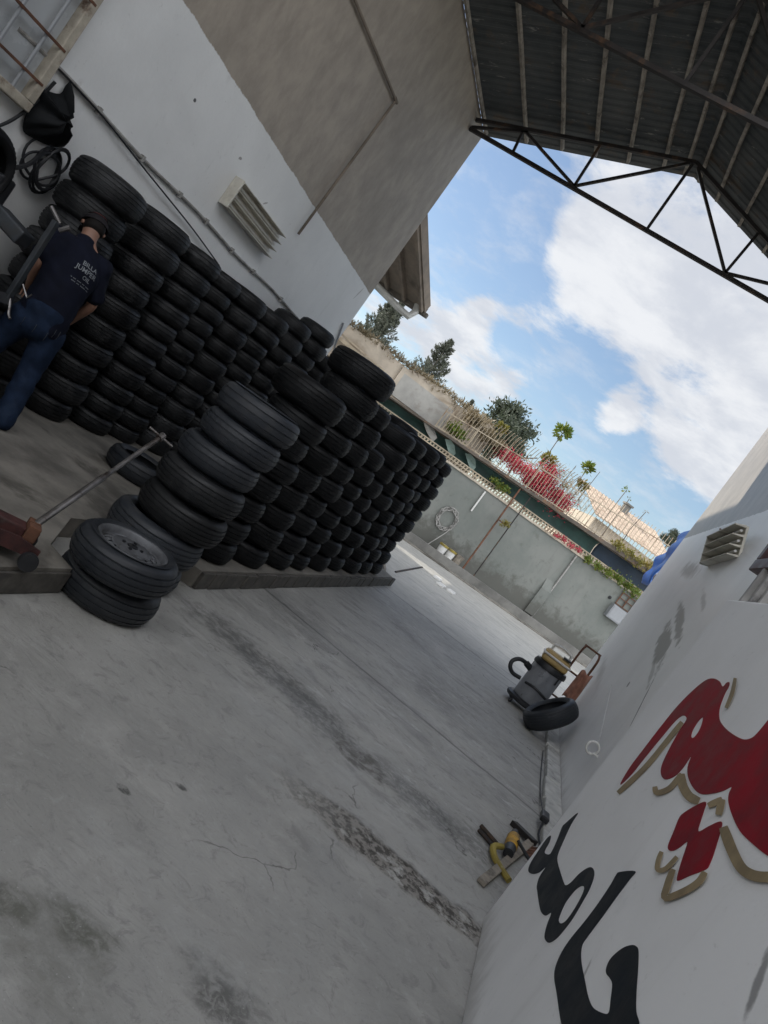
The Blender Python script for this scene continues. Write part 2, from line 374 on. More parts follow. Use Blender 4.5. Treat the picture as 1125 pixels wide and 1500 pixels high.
M['rubber3'] = mat_rubber('rubber_worn', (.0085, .0092, .0102), .5, .36)
M['rubber2'] = mat_rubber('rubber_dusty', (.018, .021, .026), .65)
M['rim'] = plain('rim_steel', (.12, .124, .132), .5, .3, .3, 14, .1, (.05, .048, .045), obj=True)
M['far'] = plain('far_wall_plaster', (.335, .345, .325), .85, 0, .22, .9, .35, (.15, .155, .14))
M['fardark'] = plain('damp_concrete', (.17, .165, .15), .85, 0, .3, 1.4, .3, (.07, .068, .06))
M['cream'] = plain('cream_railing', (.36, .30, .215), .7, 0, .25, 4, .2, (.20, .13, .08))
M['slabedge'] = plain('terrace_slab', (.095, .078, .062), .85, 0, .35, 2, .3, (.24, .12, .05))
M['mesh_green'] = plain('shade_cloth_green', (.025, .062, .052), .75, 0, .3, 3, .2)
M['mesh_blue'] = plain('shade_cloth_blue', (.02, .035, .055), .75, 0, .3, 3, .2)
M['beige'] = plain('beige_render', (.45, .39, .31), .85, 0, .2, 1.6, .3, (.26, .2, .14))
M['beige2'] = plain('grey_render', (.36, .35, .32), .85, 0, .2, 1.6, .3, (.2, .17, .14))
M['tile'] = plain('roof_tile', (.42, .33, .25), .8, 0, .25, 5, .3, (.24, .17, .12))
M['leafdark'] = mat_leaf('foliage_dark', (.040, .055, .035), (.07, .088, .052), (.10, .11, .075))
M['leafcyp'] = mat_leaf('foliage_cypress', (.060, .072, .052), (.10, .112, .08), (.15, .15, .12))
M['leafgreen'] = mat_leaf('foliage_green', (.07, .13, .02), (.14, .20, .03), (.26, .22, .03))
M['leafyellow'] = mat_leaf('foliage_yellow', (.16, .16, .03), (.28, .22, .05), (.10, .09, .03))
M['dry'] = mat_leaf('dry_grass', (.20, .16, .09), (.30, .24, .15), (.12, .10, .06))
M['pink'] = mat_leaf('bougainvillea', (.50, .055, .085), (.58, .10, .12), (.36, .04, .07))
M['bark'] = plain('bark', (.12, .10, .08), .9, 0, .3, 8, .4)
M['rust'] = plain('rusty_steel', (.14, .065, .038), .75, .3, .35, 9, .3, (.06, .03, .02))
M['pale'] = plain('pale_plastic', (.55, .52, .45), .55, 0, .12, 5, .1, (.33, .29, .22))
M['pale_grey'] = plain('pale_grey_metal', (.27, .28, .29), .5, .2, .1, 3, .1)
M['wood'] = plain('weathered_board', (.24, .21, .17), .8, 0, .3, 12, .3, (.09, .08, .065))
M['blackp'] = plain('black_plastic', (.014, .015, .017), .45, 0, .3, 7, .1)
M['blackcloth'] = plain('black_sheet', (.010, .011, .012), .6, 0, .3, 7, .3)
M['cable'] = plain('cable_black', (.012, .013, .015), .5, 0, .2, 7, .1)
M['conduit'] = plain('conduit_grey', (.30, .29, .27), .6, 0, .25, 9, .1, (.12, .11, .1))
M['lamp'] = plain('lamp_housing', (.60, .57, .49), .5, 0, .12, 6, .1, (.35, .32, .26))
M['darkred'] = plain('dark_red_paint', (.060, .022, .022), .5, .1, .3, 9, .1)
M['corr'] = plain('grey_sheet', (.36, .35, .335), .65, .2, .25, 6, .2, (.12, .115, .11))
M['tarp'] = plain('blue_tarpaulin', (.02, .13, .50), .45, 0, .2, 3, .2)
M['red_paint'] = plain('sign_red', (.235, .006, .016), .5, 0, .28, 7, .12, (.20, .022, .03))
M['dark_paint'] = plain('sign_black', (.010, .014, .019), .5, 0, .35, 7, .12)
M['tan_paint'] = plain('sign_tan', (.30, .235, .14), .5, 0, .25, 9, .03)
M['jack_red'] = plain('jack_red', (.055, .018, .016), .75, .1, .5, 11, .15, (.07, .05, .045))
M['steel'] = plain('bare_steel', (.20, .19, .185), .38, .85, .25, 14, .1, (.07, .05, .04))
M['vac_tank'] = plain('vacuum_tank', (.30, .31, .33), .35, .3, .15, 5, .05)
M['vac_head'] = plain('vacuum_head', (.42, .29, .11), .5, 0, .2, 6, .1)
M['white_p'] = plain('white_plastic', (.66, .65, .62), .45, 0, .08, 6, .05)
M['orange'] = plain('orange_cloth', (.40, .20, .14), .7, 0, .3, 7, .2)
M['yellow'] = plain('yellow_plastic', (.40, .22, .02), .6, 0, .4, 14, .2, (.10, .08, .05))
M['yellowlid'] = plain('yellow_paint', (.26, .20, .04), .7, 0, .3, 7, .1, (.3, .28, .2))
M['skin'] = plain('skin', (.26, .14, .095), .55, 0, .12, 12, .1)
M['shirt'] = plain('navy_cotton', (.008, .0095, .018), .85, 0, .25, 9, .3)
M['jeans'] = plain('blue_denim', (.012, .021, .043), .85, 0, .3, 10, .3, (.02, .032, .058))
M['print'] = plain('shirt_print', (.22, .235, .25), .7, 0, .15, 9, .1)
M['hair'] = plain('dark_hair', (.012, .010, .009), .6, 0, .3, 30, .4)
M['cap'] = plain('dark_cap', (.02, .018, .02), .8, 0, .3, 9, .2)
M['capred'] = plain('faded_red_cloth', (.16, .035, .035), .8, 0, .3, 9, .2)
M['shoe'] = plain('black_shoe', (.012, .012, .013), .6, 0, .3, 9, .2)
M['machine'] = plain('machine_dark', (.035, .037, .042), .45, .4, .3, 6, .1, (.015, .014, .014))
M['machine_blue'] = plain('machine_grey', (.055, .062, .07), .45, .4, .25, 6, .1, (.05, .05, .05))
M['chipped'] = plain('chipped_frame', (.40, .36, .29), .75, 0, .2, 9, .3, (.11, .06, .035))
M['glass'] = plain('dull_pane', (.40, .42, .43), .25, 0, .08, 2, .02)
M['pipe'] = plain('downpipe_grey', (.48, .48, .45), .5, 0, .15, 4, .1, (.3, .28, .24))
M['eave'] = plain('eave_timber', (.19, .155, .12), .8, 0, .25, 3, .2, (.1, .08, .06))
M['terra'] = plain('dark_roof_edge', (.12, .105, .085), .7, 0, .25, 5, .2)

# ------------------------------------------------------------------ the setting
g = MB()
g.box(-60, -12, -.5, 60, 90, 0)
finish(g.build('ground', M['floor'], base=(0, 0, 0)), kind='structure')
# raised platform on which the tyres stand, with a notch at its near end
pf = [(-2.05, -4), (-2.05, 3.56), (-2.28, 3.62), (-2.60, 4.15), (-2.62, 5.0), (-2.07, 5.1), (-2.07, 11.85), (-2.35, 12.0), (XL, 12.0), (XL, -4)]
a = MB(); a.poly(pf, .146, lambda u, v, w: Vector((u, v, .004+w)))
finish(a.build('platform', M['slab'], base=(-3.5, 5, 0)), kind='structure')
kb = MB(); y = 5.12
while y < 11.8:
    l = random.uniform(.19, .26); kb.box(-2.068, y, .006, -2.035+random.uniform(-.006, .006), y+l-.012, .142+random.uniform(-.006, .004)); y += l
finish(kb.build('kerb', M['brick'], bevel=.004), kind='structure')
kb = MB(); kb.box(-2.048, -3, .006, -2.03, 3.555, .13)
finish(kb.build('kerb', M['brick'], bevel=.004), kind='structure')
wk = MB(); y = 4.06                                # whitewashed strip at the foot of the right wall
while y < 12.6:
    l = random.uniform(.6, .9); wk.box(1.03+random.uniform(-.01, .01), y, .002, XR-.001, min(y+l-.008, 12.6), .055+random.uniform(-.006, .006)); y += l
finish(wk.build('kerb', M['white_kerb'], bevel=.01), kind='structure')

# left shed wall
lw = empty('shed_wall', (XL, 3, 0), 'tall left wall painted white below and bare grey render above, behind the tyre stacks', 'wall')
a = MB(); a.box(XL-.22, -4, 0, XL, 11.17, 6.60)
a.build('wall_panel', M['wall_left'], lw)
# right shed wall
rw = empty('shed_wall', (XR, 5, 0), 'right wall with big painted lettering, grey render on its upper part', 'wall')
a = MB(); a.box(XR, 4.04, 0, XR+.22, 12.7, 6.50); a.box(XR+.03, -4, 2.3, XR+.22, 4.04, 6.50)
a.build('wall_panel', M['wall_right'], rw)
a = MB(); a.box(XL, -4.2, 0, XR+.22, -4.001, 3.4); a.build('added_light_blocker', M['wall_right'], rw)  # unseen rear wall, added to hold back light from behind
a = MB(); a.box(XN, -4, 0, XR+.22, 4.04, 2.04)
a.build('thick_wall_base', M['wall_near'], rw, bevel=.006)

# ------------------------------------------------------------------ painted lettering on the right wall
PAINT = empty('painted_lettering', (XN, 3.3, 1.0), 'large red and black hand-painted lettering with tan shadows on the white right wall', 'lettering')
def wall_uv(px, py): p = at(px, py, 0, XN); return (p.y, p.z)
PD = [.0008]
def wfn(u, v, w): return Vector((XN-PD[0]-w, u, v))
def paint(name, pts, mat, conv, holes=(), smooth=4):
    loop = spline([wall_uv(*conv(*p)) for p in pts], smooth)
    hl = [spline([wall_uv(*conv(*p)) for p in h], smooth) for h in holes]
    loops = [loop]+hl; flat = [p for l in loops for p in l]
    tri = tessellate_polygon([[Vector((p[0], p[1], 0)) for p in l] for l in loops])
    a = MB(); a.add([wfn(p[0], p[1], .0012) for p in flat], [tuple(t) for t in tri])
    b = 0
    n0 = len(flat); a.v += [wfn(p[0], p[1], 0) for p in flat]
    for l in loops:
        n = len(l); a.f += [(b+i, b+(i+1) % n, n0+b+(i+1) % n, n0+b+i) for i in range(n)]; a.sm += [False]*n; b += n
    o = a.build(name, mat, PAINT)
    return o
def stroke(name, pts, w, mat, conv):
    c = spline([conv(*p) for p in pts], 5, False); L = []; R = []; n = len(c)
    for i, p in enumerate(c):
        q0 = c[max(0, i-1)]; q1 = c[min(n-1, i+1)]; d = Vector((q1[0]-q0[0], q1[1]-q0[1])); d.normalize()
        k = w*.2534*(.75+.25*min(1, min(i, n-1-i)/4+.2)); L.append((p[0]-d.y*k/2, p[1]+d.x*k/2)); R.append((p[0]+d.y*k/2, p[1]-d.x*k/2))
    paint(name, L+R[::-1], mat, lambda x, y: (x, y), smooth=1)
c3 = lambda x, y: (900+x*.2534, 960+y*.2534)
c4 = lambda x, y: (760+x*.22, 1170+y*.22)
o = paint('letter', [(395,95),(350,172),(300,280),(264,365),(258,412),(275,480),(300,556),(316,578),(350,558),(400,505),(450,468),(485,458),(503,482),(500,530),(470,610),(420,700),(360,800),(300,880),(250,935),(205,960),(180,945),(174,910),(190,840),(218,762),(180,780),(150,755),(135,690),(125,620),(122,580),(140,520),(180,458),(140,490),(100,502),(70,492),(66,465),(85,420),(130,350),(170,290),(198,256),(215,250),(205,290),(178,340),(176,364),(205,372),(225,345),(255,280),(290,190),(312,165)], M['dark_paint'], c4,
          [[(430,583),(437,605),(415,660),(370,740),(320,810),(285,833),(268,815),(275,780),(310,700),(360,630),(400,592)]])
o['label'] = 'black letter with an oval hole low on the wall'
o = paint('letter', [(778,485),(740,540),(650,660),(550,800),(460,920),(422,985),(418,1080),(440,1200),(465,1320),(500,1395),(570,1433),(603,1425),(615,1340),(625,1240),(610,1200),(585,1165),(588,1120),(620,1060),(690,1000),(750,978),(785,985),(799,1020),(795,1150),(785,1300),(785,1420),(805,1510),(760,1640),(560,1690),(350,1640),(290,1520),(255,1300),(238,1190),(250,1110),(290,1020),(350,930),(440,820),(530,700),(610,580),(650,510),(675,490)], M['dark_paint'], c4)
o['label'] = 'black hooked letter running off the bottom'
o = paint('letter', [(35,748),(90,650),(180,530),(280,400),(370,290),(460,200),(530,145),(575,135),(610,152),(628,182),(650,160),(667,158),(662,185),(640,225),(612,300),(608,360),(625,400),(670,445),(740,485),(790,482),(830,450),(888,380),(1000,250),(1120,330),(1150,700),(1080,1050),(980,1190),(888,1160),(800,1090),(730,1020),(685,930),(662,850),(665,800),(680,762),(630,785),(560,802),(500,802),(460,770),(430,710),(425,650),(445,585),(400,650),(350,700),(295,718),(272,690),(275,640),(310,560),(370,450),(412,385),(418,360),(395,350),(350,385),(270,480),(180,590),(100,690)], M['red_paint'], c3,
          [[(512,360),(510,390),(490,440),(460,478),(446,470),(455,435),(485,385)]])
o['label'] = 'broad red letter with wing-like strokes'
o = paint('letter', [(532,850),(510,930),(487,1018),(545,992),(600,966),(625,968),(618,1010),(580,1140),(555,1205),(530,1240),(440,1275),(376,1303),(364,1290),(390,1195),(425,1082),(385,1108),(345,1130),(318,1128),(313,1100),(345,1020),(375,945),(400,915),(470,872)], M['red_paint'], c3)
o['label'] = 'pair of joined red lozenge dots'
PD[0] = .0022
for pts, w in (([(24,798),(110,720),(200,630),(330,470),(395,388)], 24), ([(238,762),(252,798),(320,775),(375,715),(395,690)], 26), ([(390,690),(402,760),(440,820),(495,848)], 42),
               ([(550,875),(595,855),(632,838)], 30), ([(632,838),(622,880),(610,930)], 34), ([(640,1000),(680,1110),(740,1230),(810,1280),(900,1292),(985,1275)], 50),
               ([(282,1142),(262,1200),(262,1248),(310,1240),(372,1172)], 22), ([(350,1245),(318,1340),(308,1412),(420,1372),(500,1320),(536,1262)], 32), ([(708,138),(690,225),(655,312)], 17)):
    stroke('shadow_stroke', pts, w*1.25, M['tan_paint'], c3); PD[0] += .0005

for n_ in ('red_paint', 'dark_paint', 'tan_paint'): M[n_].node_tree.nodes['Principled BSDF'].inputs['Specular IOR Level'].default_value = .15
# right window over the thick wall: grey ribbed sheet below, dark red frame above
wn = empty('window', (XN+.12, 3.2, 2.05), 'dark red framed opening above grey ribbed sheet, high on the right wall', 'window')
a = MB(); y = 4.0; pts = []
while y > .6:
    pts += [(y, 0), (y-.11, 0), (y-.125, .022), (y-.155, .022), (y-.17, 0)]; y -= .17
vs = []; fs = []
for (yy, d) in pts:
    for z in (2.041, 2.245): vs.append((XN+.035-d, yy, z))
for i in range(len(pts)-1): fs.append((2*i, 2*i+2, 2*i+3, 2*i+1))
a.add(vs, fs); o = a.build('ribbed_sheet', M['corr'], wn); sm = o.modifiers.new('solid', 'SOLIDIFY'); sm.thickness = .004
a = MB(); a.box(XN+.01, .6, 2.235, XN+.10, 4.15, 2.30); a.box(XN+.01, 4.08, 2.30, XN+.10, 4.15, 3.3); a.box(XN+.01, .6, 3.3, XN+.10, 4.15, 3.37); a.box(XN+.01, .6, 2.30, XN+.10, .67, 3.3); a.box(XN+.025, 2.3, 2.30, XN+.085, 2.35, 3.3)
a.build('frame', M['darkred'], wn, bevel=.006)
a = MB(); a.box(XN+.055, .67, 2.30, XN+.065, 2.3, 3.3); a.box(XN+.055, 2.35, 2.30, XN+.065, 4.08, 3.3)
a.build('shutter', M['darkred'], wn)
a = MB()
for k in range(20): a.box(XN+.035, .7+k*.16, 2.39, XN+.05, .7+k*.16+.1, 3.28)
a.build('slats', M['corr'], wn)

# ------------------------------------------------------------------ roof
RX, ZE, ZR, ROOF0, ROOFL = -1.86, 6.60, 7.58, 6.6, -1.5  # unseen near ends of the slopes, cut to shape the light inside
rf = empty('shed_roof', (RX, 4, ZE), 'gabled corrugated metal roof on timber purlins over the yard', 'roof')
def slope(x): return ZR - (ZR-ZE)*abs(x-RX)/(RX-XL)
for s_, xe in ((-1, XL+.0), (1, 1.22)):
    a = MB(); vs = []; fs = []; ys = []; y = -4.0
    y = ROOFL if s_ < 0 else ROOF0
    while y < 11.2: ys += [(y, 0), (y+.05, 0), (y+.075, .014), (y+.125, .014)]; y += .15
    for (yy, d) in ys:
        for x in (RX, xe): vs.append((x, yy, slope(x)+d))
    for i in range(len(ys)-1): fs.append((2*i, 2*i+1, 2*i+3, 2*i+2))
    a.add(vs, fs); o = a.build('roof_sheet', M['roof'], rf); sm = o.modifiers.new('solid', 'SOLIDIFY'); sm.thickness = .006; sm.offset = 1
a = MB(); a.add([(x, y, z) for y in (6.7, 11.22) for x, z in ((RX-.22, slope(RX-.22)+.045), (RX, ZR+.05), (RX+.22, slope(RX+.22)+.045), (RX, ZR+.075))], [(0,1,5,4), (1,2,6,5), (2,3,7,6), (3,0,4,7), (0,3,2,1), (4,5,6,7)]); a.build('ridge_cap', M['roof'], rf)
for x in (-4.86, -4.24, -3.71, -3.23, -2.76, -2.28, -1.98, -1.74, -1.38, -.90, -.42, .06, .54, 1.12):
    a = MB(); n = 12
    for k in range(n):
        rs = ROOFL if x < RX else ROOF0; ln = 11.1-rs; y0 = rs+k*ln/n; a.box(x-.02, y0, slope(x)-.055, x+.02, y0+ln/n-.006, slope(x)-.004, lambda X, Y, Z: Vector((X+.006*sin(Y*2.1+x*7), Y, Z)))
    a.build('purlin', M['purlin'], rf)
TB = 6.32
tn = [(-4.90, TB), (-4.14, TB), (-3.08, TB), (-1.86, TB), (-.64, TB), (.42, TB), (1.19, TB)]
def truss(y, label):
    t = empty('roof_truss', (RX, y, TB), label, 'truss', 'steel trusses under the shed roof')
    MB().bar((XL+.01, y, TB), (XR-.01, y, TB), .052, .052).build('bottom_chord', M['truss'], t)
    for xe in (XL+.01, XR-.01):
        MB().bar((RX, y, ZR-.13), (xe, y, slope(xe)-.13), .05, .05).build('top_chord', M['truss'], t)
    P = lambda x, top: (x, y, slope(x)-.16 if top else TB+.03)
    for xb, xt in ((-4.90, -4.12), (-4.14, -4.16), (-4.14, -4.20), (-3.08, -4.17), (-3.08, -3.12), (-3.08, -1.92), (-1.86, -1.88), (-.64, -1.80), (-.64, -.60), (-.64, .45), (.42, .45), (1.18, .48)):
        if (xb, xt) == (-4.14, -4.16): continue
        MB().bar(P(xb, False), P(xt, True), .038, .038).build('strut', M['truss'], t)
    return t
truss(10.6, 'dark steel roof truss outlined against the sky at the open front of the shed')
truss(7.45, 'brownish steel roof truss crossing under the dark sheeting, nearer than the front one')

# ------------------------------------------------------------------ far wall group (everything lies on a slanted line)
P0 = Vector((-3, 24, 0)); WS = Vector((.8944, .4472, 0)); WD = Vector((-.4472, .8944, 0))
def W(s, d, z): return P0 + WS*s + WD*d + Vector((0, 0, z))
def onplane(px, py, d):
    v = (px-562.5)*E1+(py-750)*E2+F*FW; n = Vector((-.5, 1, 0)); q = W(0, d, 0); return C0+v*((q-C0).dot(n)/v.dot(n))
def wtop(s): return 2.72+.02*s
def slabz(s): return 3.41+.045*s
def railz(s): return 4.24+.105*s
fw_ = empty('retaining_wall', W(0, 0, 0), 'long stained grey-green concrete wall across the end of the yard', 'wall')
a = MB(); vs = []; fs = []; n = 40
for i in range(n+1):
    s = -9+i*16.5/n
    for d, z in ((0, .0), (0, wtop(s)), (.25, wtop(s)), (.25, 0)): vs.append(W(s, d, z))
for i in range(n):
    for k in range(4): fs.append((i*4+k, i*4+(k+1) % 4, (i+1)*4+(k+1) % 4, (i+1)*4+k))
a.add(vs, fs)
def mat_far():
    m, t, b, P = new_mat('far_wall_stained')
    sx = N(t, 'ShaderNodeSeparateXYZ'); t.links.new(P, sx.inputs[0])
    big = noise(t, P, .8, 9, .66, .3); mid = noise(t, P, 3, 9, .7, .2); run = noise(t, P, 3.5, 7, .65, .2, stretch=(1.6, 1.6, .25))
    col = mixc(t, maprange(t, big, .35, .65), (.155, .168, .152), (.20, .207, .188))
    col = mixc(t, math_(t, 'MULTIPLY', maprange(t, mid, .55, .68), .6), col, (.12, .125, .108))
    col = mixc(t, math_(t, 'MULTIPLY', maprange(t, run, .55, .7), .35), col, (.14, .14, .125))
    low = maprange(t, math_(t, 'ADD', sx.outputs[2], math_(t, 'MULTIPLY', math_(t, 'SUBTRACT', mid, .5), 2.2)), 1.15, .5)
    col = mixc(t, math_(t, 'MULTIPLY', low, .8), col, (.09, .088, .075))
    setc(t, b, col); b.inputs['Roughness'].default_value = .9; bump(t, b, mid, .4, .02)
    return m
M['farwall'] = mat_far()
a.build('wall_panel', M['farwall'], fw_)
a = MB(); a.add([W(s, d, z) for s in (3.05, 3.42) for d, z in ((-.10, .30), (-.10, 1.25), (.0, 1.6), (.0, .30))], [(0,1,5,4), (1,2,6,5), (2,3,7,6), (0,3,2,1), (4,5,6,7), (3,0,4,7)])
a.build('buttress', M['farwall'], fw_)
a = MB()
for i in range(33):
    s = -9+i*.5; a.add([W(s+ds, d, wtop(s)+z) for z in (0.004, .07) for ds, d in ((0, -.05), (.492, -.05), (.492, .3), (0, .3))], [(3,2,1,0), (4,5,6,7), (0,1,5,4), (1,2,6,5), (2,3,7,6), (3,0,4,7)])
a.build('coping', M['beige'], fw_)
a = MB(); a.box(-9, -.95, .0, 7, -.80, .30, W); a.box(-9, -.80, .0, 7, -.002, .20, W)
finish(a.build('path', M['fardark'], bevel=.01), kind='structure')
a = MB(); a.box(-9, -1.35, .0, 7, -.954, .05, W)
finish(a.build('path', M['slab']), kind='structure')

# open concrete lattice standing on the wall
la = empty('lattice_fence', W(0, .1, wtop(0)), 'cream open lattice fence running along the top of the grey wall', 'fence')
for i in range(14):
    s0 = -8.5+i*1.08; a = MB()
    for k in range(9):
        s = s0+.06+k*.12; a.bar(W(s, .1, wtop(s)+.07), W(s, .1, wtop(s)+.25), .03, .05, up=WD)
        a.bar(W(s-.05, .1, wtop(s)+.08), W(s+.05, .1, wtop(s)+.24), .02, .03, up=WD)
    a.build('lattice_panel', M['cream'], la)
for dz in (.16, .27):
    a = MB(); a.bar(W(-8.6, .1, wtop(-8.6)+dz), W(6.6, .1, wtop(6.6)+dz), .06, .035); a.build('rail', M['cream'], la)

def foliage(name, mat, parent, n, fn, size, up=.0, aspect=1.8, base=None):
    a = MB()
    for _ in range(n):
        p = fn()
        if p is None: continue
        d = Vector((random.gauss(0, 1), random.gauss(0, 1), random.gauss(0, 1)+up)).normalized()
        e = d.orthogonal().normalized(); e = Matrix.Rotation(random.uniform(0, 2*pi), 3, d) @ e
        l = size*random.uniform(.6, 1.4); w = l/aspect
        nrm = d.cross(e)
        a.add([p-e*w*.5*.3, p+d*l*.5+e*w*.5+nrm*w*.15, p+d*l, p+d*l*.5-e*w*.5+nrm*w*.15], [(0, 1, 2, 3)])
    return a.build(name, mat, parent, recalc=False, base=base)

# green cloth hung behind the lattice, under the slab
def cloth(name, s0, s1, mat, label, cat, d0=.42):
    a = MB(); n = int((s1-s0)*10); vs = []; fs = []
    for i in range(n+1):
        s = s0+(s1-s0)*i/n; lo = wtop(s)+.22+.06*sin(s*3.1)+random.uniform(-.03, .03); hi = slabz(s)-.01
        for k in range(6):
            q = k/5; vs.append(W(s, d0+.05*sin(s*5+q*2)+.12*q*sin(q*pi), lo+(hi-lo)*q))
    for i in range(n):
        for k in range(5): fs.append((i*6+k, i*6+6+k, i*6+7+k, i*6+k+1))
    a.add(vs, fs, True); o = a.build(name, mat); sm = o.modifiers.new('solid', 'SOLIDIFY'); sm.thickness = .006
    finish(o, label, cat)
cloth('shade_cloth', -6.5, 4.0, M['mesh_green'], 'dark green shade cloth hung under the terrace slab behind the cream lattice', 'shade cloth')
cloth('shade_cloth', 4.03, 6.9, M['mesh_blue'], 'blue-black shade cloth under the slab at the right end of the grey wall', 'shade cloth')
# torn pale-green flaps of cloth near the tyres
for k, (s, z0, sz) in enumerate(((-2.15, 2.95, .34), (-1.35, 2.98, .30), (-3.0, 3.0, .4))):
    a = MB(); a.poly([(s-sz, z0+.28), (s-sz*.5, z0+.36), (s+sz*.2, z0+.30), (s+sz*.8, z0+.12), (s+sz*.7, z0-.08), (s+sz*.3, z0-.02), (s-sz*.3, z0+.1)], .012, lambda u, v, w: W(u, .2+.10*sin(u*6)-w, v))
    finish(a.build('torn_cloth', M['beige2'] if k == 2 else plain('faded_green_%d' % k, (.17, .23, .20), .8, 0, .25, 4, .2)), ('right one of two torn faded green cloth flaps above the lattice' if k == 1 else 'left one of two torn faded green cloth flaps above the lattice' if k == 0 else 'torn pale grey flap hanging under the slab beside the tyre stacks'), 'cloth flap')
# terrace slab
a = MB(); vs = []; fs = []
for i in range(41):
    s = -8+i*14.9/40; b0 = slabz(s)+random.uniform(-.012, .012)
    for d, z in ((-.12, b0), (-.12, b0+.09+.01*s), (2.2, b0+.11+.01*s), (2.2, b0)): vs.append(W(s, d, z))
for i in range(40):
    for k in range(4): fs.append((i*4+k, i*4+(k+1) % 4, (i+1)*4+(k+1) % 4, (i+1)*4+k))
fs += [(0,1,2,3), tuple(160+k for k in (3,2,1,0))]
a.add(vs, fs); finish(a.build('terrace_slab', M['slabedge']), 'thin brown concrete terrace slab projecting above the green cloth', 'slab')
def slt(s): return slabz(s)+.10+.01*s
# iron railing with outward curved spikes on the left, straight pins on the right
rl = empty('iron_railing', W(0, 0, slt(0)), 'tall cream iron railing with curved spikes along the terrace edge', 'railing')
for dz in (-.02, .62):
    a = MB(); a.bar(W(-3.0, 0, (slt(-3)+.04) if dz < 0 else railz(-3)), W(6.9, 0, (slt(6.9)+.04) if dz < 0 else railz(6.9)), .04, .03); a.build('rail', M['cream'], rl)
s = -3.0; bay = 0
while s < 6.7:
    a = MB(); e = min(s+1.2, 6.85); q = s
    while q < e-.03:
        k = max(0, min(1, (q+3)/10)); h = .52-.18*k
        if q < 2.2:
            pts = [W(q, 0, slt(q)), W(q, 0, railz(q)+.08), W(q, -.06, railz(q)+h*.55), W(q, -.17, railz(q)+h*.85), W(q, -.26, railz(q)+h)]
        else: pts = [W(q, 0, slt(q)), W(q, 0, railz(q)+h*.85)]
        a.tube(pts, .011, 5); q += .115 if q < 2.2 else .15
    a.build('bar_panel', M['cream'], rl)
    MB().bar(W(s, .0, slt(s)), W(s, .0, railz(s)+.06), .035).build('post', M['cream'], rl)
    s += 1.2

# terrace house: rendered parapet on the left, tiled roof on the right, chimney
tw = empty('terrace_wall', W(-5, 1.2, 3.5), 'sunlit beige parapet wall with ragged dry growth along its top, left of the railing', 'wall')
a = MB(); vs = []; fs = []
for i in range(41):
    s = -12+i*11/40; zt = 4.40+.03*(s+6)+.05*sin(s*3)+random.uniform(-.05, .05)
    for d, z in ((1.0, 2.6), (1.0, zt), (1.3, zt), (1.3, 2.6)): vs.append(W(s, d, z))
for i in range(40):
    for k in range(4): fs.append((i*4+k, i*4+(k+1) % 4, (i+1)*4+(k+1) % 4, (i+1)*4+k))
fs += [(0,1,2,3), tuple(160+k for k in (3,2,1,0))]
a.add(vs, fs); a.build('parapet', M['beige'], tw)
a = MB(); a.box(-4.6, .94, 3.4, -2.6, .998, 4.18, W); a.build('render_patch', M['beige2'], tw)
a = MB(); a.box(-4.75, .90, 3.4, -4.6, 1.0, 4.3, W); a.box(-2.6, .90, 3.4, -2.48, 1.0, 4.4, W); a.build('pilaster', M['beige'], tw)
def drygrow():
    s = random.uniform(-9, -1.3); return W(s, 1.1+random.uniform(-.2, .2), 4.40+.03*(s+6)+random.uniform(-.12, .18)*random.random())
o = foliage('dry_creeper', M['dry'], None, 2600, drygrow, .16, .6, 5); finish(o, 'dry straw-coloured creeper matted along the top of the beige parapet', 'creeper', kind='stuff')
a = MB(); a.bar(W(-9.5, .7, 3.95), W(-5.2, .8, 3.70), .10, .12); a.bar(W(-9.5, .72, 4.10), W(-5.2, .82, 3.84), .05, .05)
finish(a.build('timber_beam', M['cream']), 'pale timber beam sloping in front of the parapet, by the left wall end', 'beam')

HS0 = (onplane(862, 728, 6.5)-P0).dot(WS); HC = (onplane(914, 752, 7.4)-P0).dot(WS)
hs = empty('tiled_house', W(4.2, 5.0, 3.4), 'low house with a beige tiled roof and small chimney behind the railing', 'house')
a = MB(); a.box(HS0+.4, 5.6, 2.0, 9.2, 9, 4.75, W); a.build('wall', M['beige'], hs)
a = MB(); vs = []; fs = []; nx, ny = 150, 10
for i in range(nx+1):
    s = HS0+i*(9.8-HS0)/nx
    for j in range(ny+1):
        d = 5.0+j*.30; row = -.02*(j % 1)
        vs.append(W(s, d, 4.55+.045*s+j*.115+.035*abs(sin(s*pi/.19)) ))
for i in range(nx):
    for j in range(ny): fs.append((i*(ny+1)+j, (i+1)*(ny+1)+j, (i+1)*(ny+1)+j+1, i*(ny+1)+j+1))
a.add(vs, fs); rfo = a.build('roof', M['tile'], hs); sm = rfo.modifiers.new('solid', 'SOLIDIFY'); sm.thickness = .05
a = MB(); a.box(HC-.14, 7.4, 5.4, HC+.14, 7.7, 6.22, W); a.box(HC-.19, 7.34, 6.22, HC+.19, 7.76, 6.30, W); a.build('chimney', M['fardark'], rfo)

